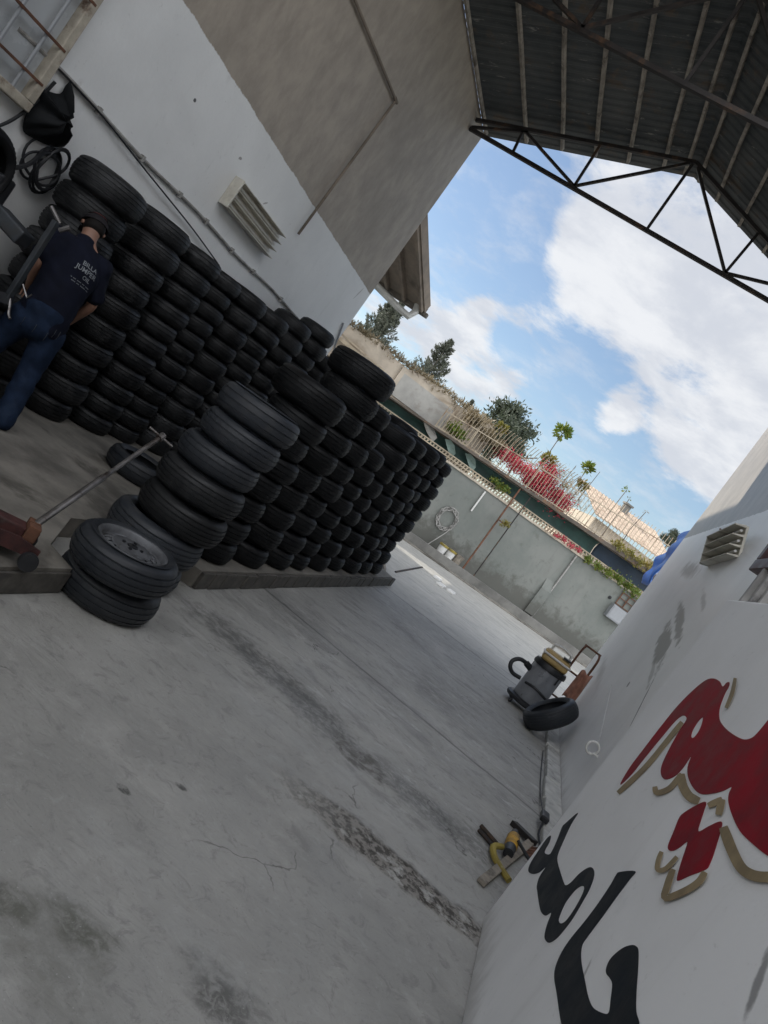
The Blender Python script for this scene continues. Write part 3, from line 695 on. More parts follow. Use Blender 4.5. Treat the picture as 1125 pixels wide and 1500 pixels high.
# the neighbour's house poking out behind the left wall
nh = empty('neighbour_house', (-8, 13, 0), 'house whose overhanging eave with gutter pipe juts out past the left wall end', 'house')
a = MB(); a.box(-11, 11.9, 0, -6.75, 13.9, 4.9); a.build('wall', M['beige2'], nh)
a = MB(); a.box(-15, 8, 0, -8.3, 18.3, 9.6); a.box(-15, 18.304, 0, -8.9, 19.9, 9.6); a.box(-10.3, 19.904, 5.1, -9.95, 22.296, 9.6); a.box(-12.5, 22.3, 0, -10.75, 24, 10); a.build('added_shade_blocks', M['white_p'], nh)  # unseen blocks added to throw the yard into shade and leave one sunlit gap
a = MB(); sl_ = (5.32-4.62)/(15-12.6)
def eave(x, y): return 4.60+(15-y)*.24+max(0, -(x+5.4))*.0
vs = [(x, y, eave(x, y)+z) for z in (0, .10) for x, y in ((-11, 11.4), (-5.42, 11.4), (-5.42, 15.0), (-11, 15.0))]
a.add(vs, [(3,2,1,0), (4,5,6,7), (0,1,5,4), (1,2,6,5), (2,3,7,6), (3,0,4,7)]); rr = a.build('roof', M['eave'], nh)
a = MB()
for x in (-5.44, -5.9, -6.35): a.bar((x, 11.5, eave(x, 11.5)-.05), (x, 14.95, eave(x, 14.95)-.05), .07, .10)
a.bar((-5.40, 11.4, eave(0, 11.4)+.07), (-5.40, 15.02, eave(0, 15.02)+.07), .05, .20); a.build('rafters', M['eave'], nh)
a = MB(); a.bar((-11, 15.03, 4.60), (-5.38, 15.03, 4.60), .06, .16); a.build('fascia', M['terra'], nh)
a = MB(); a.bar((-11, 15.12, 4.55), (-5.33, 15.12, 4.55), .11, .09); a.build('gutter', M['terra'], nh)
a = MB(); a.tube([at(612, 447, 1, 15), at(608, 457, 1, 14.95), at(598, 463, 1, 14.9), at(585, 452, 1, 14.8), at(560, 427, 1, 14.6), at(540, 407, 1, 14.4)], .075, 10); a.build('downpipe', M['pipe'], nh)

# ------------------------------------------------------------------ trees beyond
def cypress(loc, h, r, label, lean=0):
    t = empty('cypress_tree', loc, label, 'tree', 'conifers beyond the parapet'); L = Vector(loc)
    MB().tube([L, L+Vector((lean*.3, 0, h*.5)), L+Vector((lean, 0, h*.97))], [.12, .08, .015], 7).build('trunk', M['bark'], t)
    arms = []
    for k in range(int(h*34)):
        q = random.random()**.75; ang = random.uniform(0, 2*pi); rad = (r*(1-q)**.9*random.uniform(.55, 1.12)+.05)*(.45+.55*min(1, q*6))
        arms.append((q, ang, rad))
    def pt():
        q, ang, rad = random.choice(arms); u = random.random()**.55
        return L+Vector((lean*q+cos(ang)*rad*u, sin(ang)*rad*u, h*(.06+.90*q)+u*rad*.75+random.uniform(-.04, .04)))
    foliage('crown', M['leafcyp'], t, int(h*1700), pt, .15, 1.5, 3.4)
    return t
def pxat(px, py, Y): return at(px, py, 1, Y)
def tree_at(bx, by, tx, ty, Y, r, label, kind='c'):
    b = pxat(bx, by, Y); tp = pxat(tx, ty, Y); h0 = 2.0
    cypress((b.x, Y, h0), tp.z-h0, r, label)
tree_at(606, 577, 664, 493, 38, 2.25, 'tall pointed grey-green cypress rising alone over the parapet')
tree_at(557, 490, 588, 432, 36, 1.9, 'cypress half hidden by the left wall end, below the gutter pipe')
tree_at(535, 500, 562, 425, 37, 2.0, 'cypress close against the left wall end, left of the gutter-pipe cypress')
tree_at(680, 605, 689, 581, 48, .9, 'small dark cypress tip between the tall cypress and the bushy pine')
def pine(cx, cy, Y, R, label, hz):
    c = pxat(cx, cy, Y); loc = Vector((c.x, Y, 2.0)); t = empty('pine_tree', loc, label, 'tree', 'conifers beyond the parapet')
    MB().tube([loc, Vector((c.x, Y, c.z+R*.5))], [.16, .04], 7).build('trunk', M['bark'], t)
    cl = []
    for _ in range(46):
        v = Vector((random.gauss(0, 1), random.gauss(0, 1), random.gauss(0, 1))).normalized()*R*random.uniform(.45, 1.0); v.z *= hz; v.x *= 1-.35*max(0, v.z/(R*hz)); cl.append(Vector((c.x, Y, c.z))+v)
    def pt():
        k = random.choice(cl); return k+Vector((random.gauss(0, 1), random.gauss(0, 1), random.gauss(0, .7)))*R*.13
    foliage('crown', M['leafdark'], t, 9000, pt, R*.12, .8, 2.6)
pine(740, 636, 40, 2.0, 'bushy dark green pine behind the spiked railing', .9)
pine(984, 790, 44, .55, 'tiny dark pine tip just above the blue tarpaulin', 1.0)

# ------------------------------------------------------------------ plants on the terrace
def gpts(cs, sp):
    def f():
        c, r = random.choice(cs); return c+Vector((random.gauss(0, r), random.gauss(0, sp), random.gauss(0, r*.7)))
    return f
bz = empty('bougainvillea_bush', W(.4, .9, slt(.4)), 'pink-red flowering bougainvillea bush behind the railing', 'bush')
MB().tube([W(.2, 1.0, slt(.2)), W(.1, .9, 4.2), W(.6, .8, 4.6)], [.04, .03, .02], 6).build('stem', M['bark'], bz)
cl = []
for px, py in ((738, 665), (755, 680), (772, 690), (790, 702), (800, 705), (775, 705), (795, 722), (815, 725), (825, 735), (805, 690), (812, 745), (785, 715)):
    v = (px-562.5)*E1+(py-750)*E2+F*FW; n = Vector((-.5, 1, 0)); q = W(0, .55, 0); cl.append((C0+v*((q-C0).dot(n)/v.dot(n)), .16))
foliage('flowers', M['pink'], bz, 8000, gpts(cl, .22), .07, .2, 1.4)
cl2 = [(c+Vector((.2, .2, .35)), .28) for c, r in cl[3:9]]
foliage('bare_twigs', M['dry'], bz, 900, gpts(cl2, .2), .22, .4, 14)
def rosette(px, py, r, mat, label, name='frangipani_plant', d=.7, nleaf=170):
    top = onplane(px, py, d); s = (top-P0).dot(WS); bz_ = slt(s); loc = Vector((top.x, top.y, bz_))
    t = empty(name, loc, label, 'plant', 'leggy plants along the terrace'); sway = random.uniform(-.08, .08)
    MB().tube([loc, loc.lerp(top, .5)+Vector((sway, 0, 0)), top], [.022, .018, .014], 6).build('stem', M['bark'], t)
    a = MB()
    for _ in range(nleaf):
        v = Vector((random.gauss(0, 1), random.gauss(0, 1), random.gauss(.35, .7))).normalized(); p = top+v*r*random.uniform(.1, .55)
        e = v.orthogonal().normalized(); e = Matrix.Rotation(random.uniform(0, 2*pi), 3, v) @ e; l = r*random.uniform(.26, .46); w = l*.6; nn = v.cross(e)
        a.add([p, p+v*l*.45+e*w*.5, p+v*l+nn*-.15*l, p+v*l*.45-e*w*.5], [(0, 1, 2, 3)])
    a.build('leaves', mat, t, recalc=False)
rosette(825, 633, .46, M['leafgreen'], 'tallest leggy plant with a dense green and yellow leaf tuft above the railing')
rosette(803, 676, .42, M['leafyellow'], 'yellowing leaf tuft just above the pink bougainvillea')
rosette(861, 686, .36, M['leafgreen'], 'bright green leaf tuft on a bare stem, right of the bougainvillea')
rosette(853, 711, .32, M['leafyellow'], 'drooping brown-yellow leaf tuft beneath the bright green tuft')
rosette(735, 627, .30, M['leafyellow'], 'small yellow leaf tuft in front of the bushy pine', d=.9)
rosette(918, 718, .26, M['leafgreen'], 'sparse green tuft on a slanting stem by the chimney', nleaf=18)
rosette(922, 731, .16, M['leafyellow'], 'thin withered tuft under the sparse green tuft by the chimney', nleaf=12)
rosette(946, 750, .15, M['dry'], 'dried pale seed head on the thin stem furthest right along the railing', nleaf=12)
rosette(828, 715, .25, M['leafyellow'], 'ragged yellow-green tuft at the right edge of the bougainvillea', nleaf=26)
for px, py, lab in ((844, 682, 'bare thin stem standing between the bougainvillea and the bright green tuft'), (879, 691, 'bare thin stem leaning right of the bright green tuft')):
    top = onplane(px, py, .6); s = (top-P0).dot(WS); a = MB(); a.tube([Vector((top.x-.05, top.y, slt(s))), top], [.02, .01], 6)
    finish(a.build('bare_stem', M['bark']), lab, 'stem', 'leggy plants along the terrace')
def shrub(cs, mat, n, size, label, name='shrub', d=.3):
    o = foliage(name, mat, None, n, gpts([(onplane(px, py, d), r) for px, py, r in cs], .15), size, .4, 2.4); finish(o, label, 'shrub')
shrub(((668, 632, .12), (674, 637, .10), (662, 628, .1)), M['leafgreen'], 700, .12, 'bright green leafy plant at the left foot of the railing')
shrub(((905, 800, .10), (920, 812, .12), (935, 823, .12), (1000, 835, .15), (950, 830, .12)), M['leafyellow'], 900, .12, 'low yellow-green growth along the slab edge near the blue tarpaulin', d=-.02)
shrub(((725, 705, .07), (732, 712, .08), (740, 716, .06)), M['leafgreen'], 450, .10, 'green weeds sprouting through the lattice behind the two steel poles', d=.02)
shrub(((875, 830, .08), (890, 840, .1), (905, 848, .1), (918, 858, .12), (930, 868, .12), (860, 820, .07)), M['leafgreen'], 1500, .11, 'green creeper spilling over the wall top at the right end of the lattice', d=.0)
shrub(((848, 806, .06), (836, 800, .07), (825, 790, .07), (815, 785, .05)), M['pink'], 500, .07, 'pink-red blossoms caught in the lattice left of the green creeper', d=.0)
shrub(((700, 618, .14), (715, 640, .14), (730, 655, .12), (690, 612, .12)), M['dry'], 900, .16, 'tangled straw-coloured stems behind the left half of the railing', d=.5)

# fittings on the far wall
a = MB(); a.tube([W(3.42, -.05, .25), W(3.40, -.05, 2.75)], .03, 8); finish(a.build('drain_pipe', M['conduit']), 'grey drain pipe running down the far wall beside its buttress', 'pipe')
a = MB(); a.tube([W(-.45, -.05, 1.9), W(-.45, -.05, 2.66)], .03, 8); finish(a.build('drain_pipe', M['white_p']), 'short white pipe stub high on the far wall near the tyre stacks', 'pipe')
bxp = at(905, 890, 1, 26.58); s = (bxp-P0).dot(WS)
ub = empty('meter_box', W(s, -.1, 1.75), 'pale grey meter box on the far wall beside the right wall', 'utility box')
a = MB(); a.box(s-.30, -.22, 1.72, s+.42, -.002, 2.22, W); a.build('box_body', M['pale_grey'], ub, bevel=.015)
a = MB(); a.box(s-.26, -.235, 1.76, s+.38, -.222, 2.18, W); a.build('door', M['pale_grey'], ub, bevel=.006)
gp = onplane(925, 872, -.05); s2 = (gp-P0).dot(WS)
a = MB()
for k in range(3): a.bar(W(s2-.3+k*.3, -.05, 2.25), W(s2-.3+k*.3, -.05, 2.72), .04)
for z in (2.27, 2.5, 2.7): a.bar(W(s2-.32, -.05, z), W(s2+.32, -.05, z), .03)
finish(a.build('metal_bracket', M['rust']), 'dark metal bracket frame on the far wall above the grey meter box', 'bracket')
p = onplane(893, 875, 0); s = (p-P0).dot(WS)
a = MB(); a.lathe([(.001, 0), (.055, 0), (.06, -.03), (.03, -.035), (.028, -.01), (.001, -.01)], 14, Matrix.Translation(W(s, -.01, p.z)) @ Matrix.Rotation(radians(-90), 4, 'X'))
finish(a.build('wall_vent', M['blackp']), 'small round black vent hole in the far wall, left of the meter box', 'vent')
# buckets on the ledge
for k, (px, mat_, lab) in enumerate(((645, 'yellowlid', 'paint-splashed bucket with a yellow rim, against the coiled hose'), (657, 'yellowlid', 'bucket with a yellow rim standing between two other buckets'), (668, 'wood', 'grimy brown bucket without yellow, nearest the steel poles'))):
    b0 = onplane(px+1, 806+k*8, -.55); s = (b0-P0).dot(WS); L = W(s, -.55, .20)
    t = empty('bucket', L, lab, 'bucket', 'buckets on the wall ledge'); MT = Matrix.Translation(L)
    MB().lathe([(.001, .002), (.12, .002), (.155, .36), (.148, .36), (.115, .02), (.001, .02)], 20, MT).build('pail', M['white_p'] if k < 2 else M['wood'], t)
    MB().lathe([(.150, .30), (.162, .30), (.166, .37), (.150, .37)], 20, MT, True).build('rim', M[mat_], t)
    MB().tube([L+Vector((-.16, 0, .33)), L+Vector((-.12, -.06, .40)), L+Vector((0, -.09, .43)), L+Vector((.12, -.06, .40)), L+Vector((.16, 0, .33))], .005, 5).build('handle', M['steel'], t)
# hose coil on far wall
p = onplane(655, 760, -.05); s = (p-P0).dot(WS); pts = []
for k in range(70):
    an = k*.36; r = .30+.06*sin(k*1.7); pts.append(W(s+r*cos(an), -.06-.02*sin(k*.9), p.z+r*1.15*sin(an)))
pts += [W(s+.25, -.08, p.z-.3), W(s+.1, -.2, p.z-.6), W(s-.1, -.3, .25)]
finish(MB().tube(spline(pts, 2, False), .016, 5).build('hose', M['conduit']), 'grey hose coiled on the far wall beside the last tyre stack', 'hose')
# steel poles
for (fx, fy, tx, ty, r, mt, lab) in ((667, 848, 765, 712, .03, 'rust', 'rust-red steel pole propping the terrace slab, the left of the pair'), (693, 845, 779, 726, .02, 'truss', 'thin dark steel pole propping the terrace slab, the right of the pair')):
    f_ = onplane(fx, fy, -.9); t_ = onplane(tx, ty, -.05)
    finish(MB().tube([Vector((f_.x, f_.y, .02)), Vector((t_.x, t_.y, slabz(0)+.0))], r, 8).build('steel_pole', M[mt]), lab, 'pole', 'poles propping the terrace slab')
pA = onplane(731, 762, -.45); pB = onplane(740, 768, -.45)
MBx = MB(); MBx.tube([pA, pB+Vector((.12, 0, -.02))], .02, 6); finish(MBx.build('cross_bar', M['rust']), 'short rusty stub bar joining the two steel poles', 'bar')
fl = [(onplane(740, 768, -.5), .05)]
finish(foliage('yellow_sprig', M['leafyellow'], None, 90, gpts(fl, .03), .12, .6, 3), 'small yellow sprig tied to the thin steel pole', 'sprig')

# blue tarpaulin hanging at the end of the right wall
a = MB(); vs = []; fs = []
tq = [at(1012, 783, 0, XR+.1), at(955, 806, 0, XR+.1), at(970, 840, 0, XR+.1)]
c = [Vector((1.25, 12.72, 3.78)), Vector((1.28, 14.9, 3.38)), Vector((1.26, 14.5, 2.55)), Vector((1.22, 12.72, 2.50))]
n = 14
for i in range(n+1):
    for j in range(n+1):
        u, v = i/n, j/n; p = (c[0].lerp(c[1], u)).lerp(c[3].lerp(c[2], u), v); vs.append(p+Vector((.05*sin(u*9+v*4)+.03*sin(v*13), 0, .03*sin(u*7)*(v))))
for i in range(n):
    for j in range(n): fs.append((i*(n+1)+j, (i+1)*(n+1)+j, (i+1)*(n+1)+j+1, i*(n+1)+j+1))
a.add(vs, fs, True); o = a.build('tarpaulin', M['tarp']); o.modifiers.new('solid', 'SOLIDIFY').thickness = .008
finish(o, 'crumpled bright blue tarpaulin hanging past the far end of the right wall', 'tarpaulin')
a = MB(); p = at(1098, 675, 0, XR); a.lathe([(.001, 0), (.045, 0), (.045, .35), (.035, .35), (.035, .01)], 10, Matrix.Translation(Vector((XR+.1, 12.6, p.z))) @ Matrix.Rotation(radians(-80), 4, 'X'))
finish(a.build('rain_spout', M['terra']), 'short dark rain spout poking out of the right wall end, up high', 'spout')

# ------------------------------------------------------------------ lamps, conduit, rod
def tube_lamp(ctr, along, out, up, length, label):
    """louvred wall lamp: tray, three tubes, fins, end cap; along/out/up are unit vectors"""
    t = empty('wall_lamp', ctr, label, 'lamp', 'louvred lamps on the shed walls')
    def T(a, o, u): return Vector(ctr)+Vector(along)*a+Vector(out)*o+Vector(up)*u
    L = length/2
    a = MB(); a.box(-L, .0, -.15, L, .025, .15, T); a.build('back_tray', M['lamp'], t, bevel=.004)
    for q in (-.145, -.05, .05, .145):
        a = MB(); a.add([T(x, o, u) for x in (-L, L) for o, u in ((.025, q-.012), (.13, q-.004), (.13, q+.004), (.025, q+.012))], [(0,1,5,4), (1,2,6,5), (2,3,7,6), (3,0,4,7), (0,3,2,1), (4,5,6,7)]); a.build('fin', M['lamp'], t)
    for q in (-.10, .0, .10):
        a = MB(); a.tube([T(-L+.02, .055, q), T(L-.02, .055, q)], .013, 8); a.build('tube', M['white_p'], t)
    a = MB(); a.box(-L-.03, .0, -.16, -L-.002, .12, .16, T); a.build('end_cap', M['lamp'], t, bevel=.006)
    return t
tube_lamp((XL+.004, 7.38, 2.88), (0, .99, -.01), (1, 0, 0), (0, .0, 1), 1.22, 'pale louvred tube lamp on the left wall above the tyre stacks')
tube_lamp((XR-.03, 8.15, 2.92), (0, -1, .06), (-.94, 0, -.34), (-.34, 0, .94), 1.15, 'pale louvred tube lamp tilting from the right wall beside the dark red window')
a = MB(); a.tube([at(1055, 775, 0, XR-.02), at(1062, 787, 0, XR-.12)], .012, 6); finish(a.build('lamp_bracket', M['rust']), 'bent iron bracket above the right wall lamp', 'bracket')
cd = empty('conduit', (XL+.02, 6.4, 2.48), 'grey electrical conduit clipped level along the white left wall', 'conduit')
pts = [(XL+.02, y, 2.485+.012*sin(y*3.1)) for y in [4.0+.25*i for i in range(27)]]
MB().tube(pts, .016, 7).build('tube', M['conduit'], cd)
for y in (4.9, 5.55, 6.2, 6.75, 7.4, 8.0, 8.9, 10): MB().box(XL+.001, y-.014, 2.455+.012*sin(y*3.1), XL+.042, y+.014, 2.512+.012*sin(y*3.1)).build('clip', M['conduit'], cd)
a = MB(); a.tube(spline([(XL+.03, 4.4, 2.49), (XL+.045, 4.95, 2.475), (XL+.05, 5.45, 2.43), (XL+.05, 5.95, 2.39), (XL+.04, 6.6, 2.34), (XL+.04, 7.3, 2.26)], 4, False), .008, 5)
finish(a.build('cable', M['cable']), 'thin black cable sagging below the grey conduit on the left wall', 'cable')
a = MB(); pts = [at(437, 343, 0, XL+.04), at(580, 147, 0, XL+.04), at(520, 0, 0, XL+.04), at(490, -75, 0, XL+.04)]
for i in range(3): a.tube([pts[i], pts[i+1]], .017, 8)
a.tube([pts[1]-Vector((.0, .05, 0)), pts[1]+Vector((.0, .05, .0))], .022, 8)
finish(a.build('wall_pipe', M['eave']), 'thin brown angled pipe fixed across the white and grey halves of the left wall', 'pipe')
a = MB(); p = at(485, 528, 0, XL+.02); a.tube([p+Vector((0, -.45, .55)), p+Vector((0, -.2, .2)), p+Vector((0, -.02, .0))], .015, 6)
finish(a.build('wall_pipe', M['pale_grey']), 'short pale pipe at the lower end of the left wall, behind the tyres', 'pipe')
# barred window on the left wall
bw = empty('barred_window', (XL, 3.9, 2.15), 'barred window with a chipped rusty frame, top left corner on the left wall', 'window')
za, zb, yb = 2.17, 3.9, 4.34
a = MB(); a.box(XL+.001, yb-.07, za, XL+.10, yb, zb); a.box(XL+.001, yb-1.6, za-.07, XL+.10, yb, za-.001); a.build('frame', M['chipped'], bw, bevel=.008)
a = MB(); a.box(XL+.012, yb-1.6, za, XL+.022, yb-.071, zb); a.build('pane', M['glass'], bw)
for y in (yb-.2, yb-.45, yb-.7, yb-.95): MB().tube([(XL+.08, y, za-.03), (XL+.08, y, zb)], .014, 6).build('bar', M['pale_grey'], bw)
for z in (za+.14, za+.42, za+.8, za+1.2): MB().bar((XL+.095, yb-1.6, z), (XL+.095, yb-.03, z), .018).build('cross_bar', M['rust'], bw)

# black sheet bundle and coiled cables by the window
a = MB(); out = [(108,122),(100,128),(92,140),(72,135),(58,128),(52,150),(40,175),(38,195),(52,205),(75,216),(98,218),(102,200),(100,180),(107,158),(103,140)]
pl_ = spline([(at(px, py, 0, XL+.06).y, at(px, py, 0, XL+.06).z) for px, py in out], 3)
cy_ = sum(p[0] for p in pl_)/len(pl_); cz_ = sum(p[1] for p in pl_)/len(pl_); vs = [(XL+.19, cy_, cz_)]; fs = []; n = len(pl_)
for k, r in enumerate((.35, .7, 1.0)):
    for i, p in enumerate(pl_): vs.append((XL+.02+(.16-.15*k/2)+.03*sin(i*1.1+k)*(k < 2), cy_+(p[0]-cy_)*r, cz_+(p[1]-cz_)*r))
for i in range(n):
    j = (i+1) % n; fs.append((0, 1+i, 1+j))
    for k in range(2): fs.append((1+k*n+i, 1+(k+1)*n+i, 1+(k+1)*n+j, 1+k*n+j))
a.add(vs, fs, True); o = a.build('black_bag', M['blackcloth'], sharp=60)
finish(o, 'black plastic bag tied to the conduit and hanging on the left wall', 'bag')
a = MB(); p = at(66, 245, 0, XL+.06); pts = []
for k in range(90):
    an = k*.42; r = .14+.035*sin(k*.73); pts.append((XL+.06+.03*sin(k*.31), p.y+r*cos(an)+.05*sin(k*.11), p.z+.03*cos(k*.2)+r*1.05*sin(an)))
a.tube(spline(pts, 2, False), .011, 6); finish(a.build('coiled_hose', M['cable']), 'black air hose coiled on the left wall below the black bag', 'hose')
a = MB(); a.tube(spline([(XL+.05, 4.42, 2.40), (XL+.05, 4.38, 2.2), (XL+.06, 4.30, 2.0), (XL+.06, 4.2, 1.85), (XL+.1, 4.05, 1.7), (XL+.1, 3.9, 1.4)], 4, False), .013, 6)
finish(a.build('air_line', M['cable']), 'black air line running down from the window corner behind the machine', 'cable')
a = MB(); a.tube(spline([(XL+.06, 4.75, 2.0), (XL+.1, 4.62, 1.95), (XL+.14, 4.52, 1.8), (XL+.1, 4.35, 1.62), (XL+.2, 4.1, 1.45)], 4, False), .018, 6)
finish(a.build('air_line', M['cable']), 'thick black hose looping from the coil towards the machine', 'cable')

# ------------------------------------------------------------------ tyres
def tyre_mesh(name, R, w, ri, kind, mat):
    n = 96; tread = .40*w; g = .007
    if kind == 0: gr = [-.26, -.09, .09, .26]
    elif kind == 1: gr = [-.22, 0, .22]
    else: gr = [-.28, -.14, 0, .14, .28]
    top = [(ri, .36*w, 0), (ri+.012, .43*w, 0), (ri+.03, .475*w, 0), (ri+.045, .498*w, 0), (ri+.049, .503*w, 0), (ri+.054, .498*w, 0), (R-.066, .48*w, 0), (R-.050, .455*w, 0), (R-.036, .43*w, 2), (R-.025, .40*w, 2), (R-.017, .36*w, 2)]
    crown = lambda z: R-.016*(z/(.34*w))**2
    mid = []
    for q in gr[::-1]:
        z_ = q*w; mid += [(crown(z_+.005), z_+.005, 1), (crown(z_)-g, z_+.0038, 0), (crown(z_)-g, z_-.0038, 0), (crown(z_-.005), z_-.005, 1)]
    bot = [(r, -z, k) for r, z, k in top[::-1]]
    inner = [(ri+.005, -.33*w, 0), (R-.035, -.40*w, 0), (R-.022, -.2*w, 0), (R-.022, .2*w, 0), (R-.035, .40*w, 0), (ri+.005, .33*w, 0)]
    prof = top+mid+bot+inner; m = len(prof); vs = []; fs = []
    for k in range(n):
        a = 2*pi*k/n
        for i, (r, z, fl) in enumerate(prof):
            rr = r
            if fl == 2 and k % 2 == 0: rr -= .0055
            if fl == 1 and kind != 1 and (k+(i//2)) % 3 == 0: rr -= .003
            vs.append((rr*cos(a), rr*sin(a), z))
    for k in range(n):
        for i in range(m): fs.append((k*m+i, ((k+1) % n)*m+i, ((k+1) % n)*m+(i+1) % m, k*m+(i+1) % m))
    a = MB(); a.add(vs, fs, True); me = a.mesh(name, sharp=32); me.materials.append(mat); return me
TM = {}
for nm, R, w, ri, kd, mt in (('a', .31, .20, .20, 0, 'rubber1'), ('b', .325, .215, .205, 2, 'rubber1'), ('c', .30, .190, .19, 1, 'rubber1'), ('d', .275, .175, .178, 0, 'rubber1'), ('e', .36, .235, .225, 2, 'rubber1'),
                             ('A', .31, .20, .20, 0, 'rubber3'), ('B', .325, .215, .205, 2, 'rubber3'), ('C', .30, .190, .19, 1, 'rubber3'), ('D', .275, .175, .178, 0, 'rubber3'), ('E', .345, .225, .215, 2, 'rubber3'), ('f', .295, .205, .195, 0, 'rubber2'), ('g', .335, .235, .215, 2, 'rubber2'), ('h', .30, .20, .19, 1, 'rubber2'), ('i', .305, .21, .205, 1, 'rubber2'), ('j', .315, .215, .205, 2, 'rubber3'), ('k', .305, .205, .20, 0, 'rubber2')):
    TM[nm] = (tyre_mesh('tyre_'+nm, R, w, ri, kd, M[mt]), R, w)
first = {}
def tyre(kind, loc, label, group, rot=None):
    me, R, w = TM[kind]
    if kind in first: o = first[kind].copy()
    else: o = bpy.data.objects.new('tyre', me); first[kind] = o
    COL.objects.link(o); o.name = 'tyre'; o.location = loc
    o.rotation_euler = rot or (random.gauss(0, .02), random.gauss(0, .02), random.uniform(0, 6.28))
    WL[o.name] = Vector(loc)
    for k in ('label', 'category', 'group'):
        if k in o: del o[k]
    finish(o, label, 'tyre', group); return o
ORD = ['first', 'second', 'third', 'fourth', 'fifth', 'sixth', 'seventh', 'eighth', 'ninth', 'tenth', 'eleventh', 'twelfth', 'thirteenth', 'fourteenth']
def pos(i, n):
    return 'bottom tyre' if i == 0 else 'topmost tyre' if i == n-1 else ORD[i]+' tyre up'
def stack(x, y, ztop, kinds, where, group, zb=.15, sway=.02, topk=()):
    lst = []; z = zb
    while True:
        k = random.choice(kinds); w = TM[k][2]*.985
        if z+w*.5 > ztop: break
        lst.append(k); z += w
    for i, k in enumerate(topk): lst[-len(topk)+i] = k
    f = (ztop-zb)/sum(TM[k][2]*.985 for k in lst); z = zb; n = len(lst); dx = random.uniform(-.02, .02)
    for i, k in enumerate(lst):
        w = TM[k][2]*.985*f; z0 = z+w/2; z += w
        o = tyre(k, (x+random.uniform(-sway, sway)+dx*i/n, y+random.uniform(-sway, sway), z0), 'black tyre, %s in the %s' % (pos(i, n), where), group)
        o.scale = (.885, .885, f)
LS = [(5.02, 2.15, 'BE'), (5.76, 2.18, 'BA'), (6.42, 2.18, 'AC'), (6.97, 2.18, 'D'), (7.56, 2.22, 'AB'), (8.18, 2.24, 'AC'), (8.82, 2.38, 'AB'), (9.47, 2.54, 'AB'), (10.1, 2.3, 'AC')]
wl_names = ['stack right behind the worker', 'second stack along the white wall', 'third stack along the white wall', 'slim fourth stack along the white wall', 'fifth stack along the white wall', 'sixth stack along the white wall', 'seventh stack along the white wall', 'tall eighth stack along the white wall', 'last stack along the white wall']
for (y, zt, kk), nm in zip(LS, wl_names): stack(-4.52, y, zt, kk, nm, 'tyres stacked along the white wall')
RS = [(5.55, 1.78, 'ac', 'e'), (6.22, 2.20, 'ab', 'be'), (6.86, 1.98, 'ac', ''), (7.43, 1.62, 'ac', 'b'), (8.08, 1.98, 'ab', ''), (8.80, 2.02, 'ac', ''), (9.45, 2.08, 'a', ''), (10.05, 2.12, 'ac', ''), (10.75, 2.08, 'ab', '')]
for i, (y, zt, kk, tk) in enumerate(RS):
    nm = ['nearest stack of the kerb row', 'tall second stack of the kerb row', 'third stack of the kerb row', 'low fourth stack of the kerb row', 'fifth stack of the kerb row', 'sixth stack of the kerb row', 'seventh stack of the kerb row', 'eighth stack of the kerb row', 'last stack of the kerb row'][i]
    stack(-2.37, y, zt, kk, nm, 'tyres stacked in the row along the kerb', sway=.028, topk=tk)
B2 = [(8.3, 1.85, 'ac'), (9.1, 2.05, 'ab'), (9.8, 2.0, 'ab'), (10.6, 2.2, 'ab')]
for i, (y, zt, kk) in enumerate(B2):
    stack(-3.08, y, zt, kk, ['low nearest stack behind the kerb row', 'second stack behind the kerb row', 'third stack behind the kerb row', 'last stack behind the kerb row'][i], 'tyres stacked behind the kerb row', sway=.03)
# near free-standing stack
z = 0.0
for i, (k, dx, dy, lab) in enumerate((('h', -.03, -.03, 'bottom tyre of the dusty stack at the notch in the kerb'), ('g', -.06, 0, 'wide dusty second tyre of the stack at the notch in the kerb'), ('j', .0, .03, 'dark third tyre of the dusty stack, set slightly back'), ('j', -.02, .06, 'dark fourth tyre of the dusty stack, below its ribbed tyres'),
                              ('f', -.04, .10, 'ribbed fifth tyre of the dusty stack, shifted back'), ('f', -.02, .14, 'ribbed sixth tyre of the dusty stack, under its top tyre'), ('i', -.03, .18, 'smooth dusty tyre topping the free-standing stack'))):
    w = TM[k][2]*.97; tyre(k, (-2.21+dx, 4.56+dy, z+w/2), lab, 'tyres of the dusty stack'); z += w
tyre('k', (-1.97, 3.86, .1025), 'tyre lying under the steel-rimmed wheel, by the red jack', 'tyres by the red jack')
wh = empty('wheel', (-1.94, 3.78, .205), 'car wheel with a pressed steel rim lying on top of a tyre', 'wheel', rot=(radians(2), radians(-3), .4))
me, R, w = TM['k']
o = bpy.data.objects.new('tyre', me); COL.objects.link(o); o.parent = wh; o.location = (0, 0, w/2)
def rimbuild():
    rim = MB(); rim.lathe([(.214, .186), (.208, .199), (.198, .197), (.188, .185), (.182, .160), (.174, .154), (.165, .158)], 48)
    r1, r0 = .166, .115; n = 48; vs = []; fs = []
    rim.lathe([(.001, .172), (.03, .172), (.034, .182), (.075, .176), (.10, .170), (.120, .175)], 48)
    # web with round-ended slots: alternate open and closed sectors
    for k in range(n):
        if k % 3 == 1: continue
        a0, a1 = 2*pi*k/n, 2*pi*(k+1)/n
        rim.add([(r*cos(a), r*sin(a), z) for a in (a0, a1) for r, z in ((.120, .175), (.143, .170), (.166, .158))], [(0, 1, 4, 3), (1, 2, 5, 4)], True)
    return rim
o = bpy.data.objects.new('rim', rimbuild().mesh('rim')); o.data.materials.append(M['rim']); COL.objects.link(o); o.parent = wh
o.modifiers.new('solid', 'SOLIDIFY').thickness = .004; rimo = o
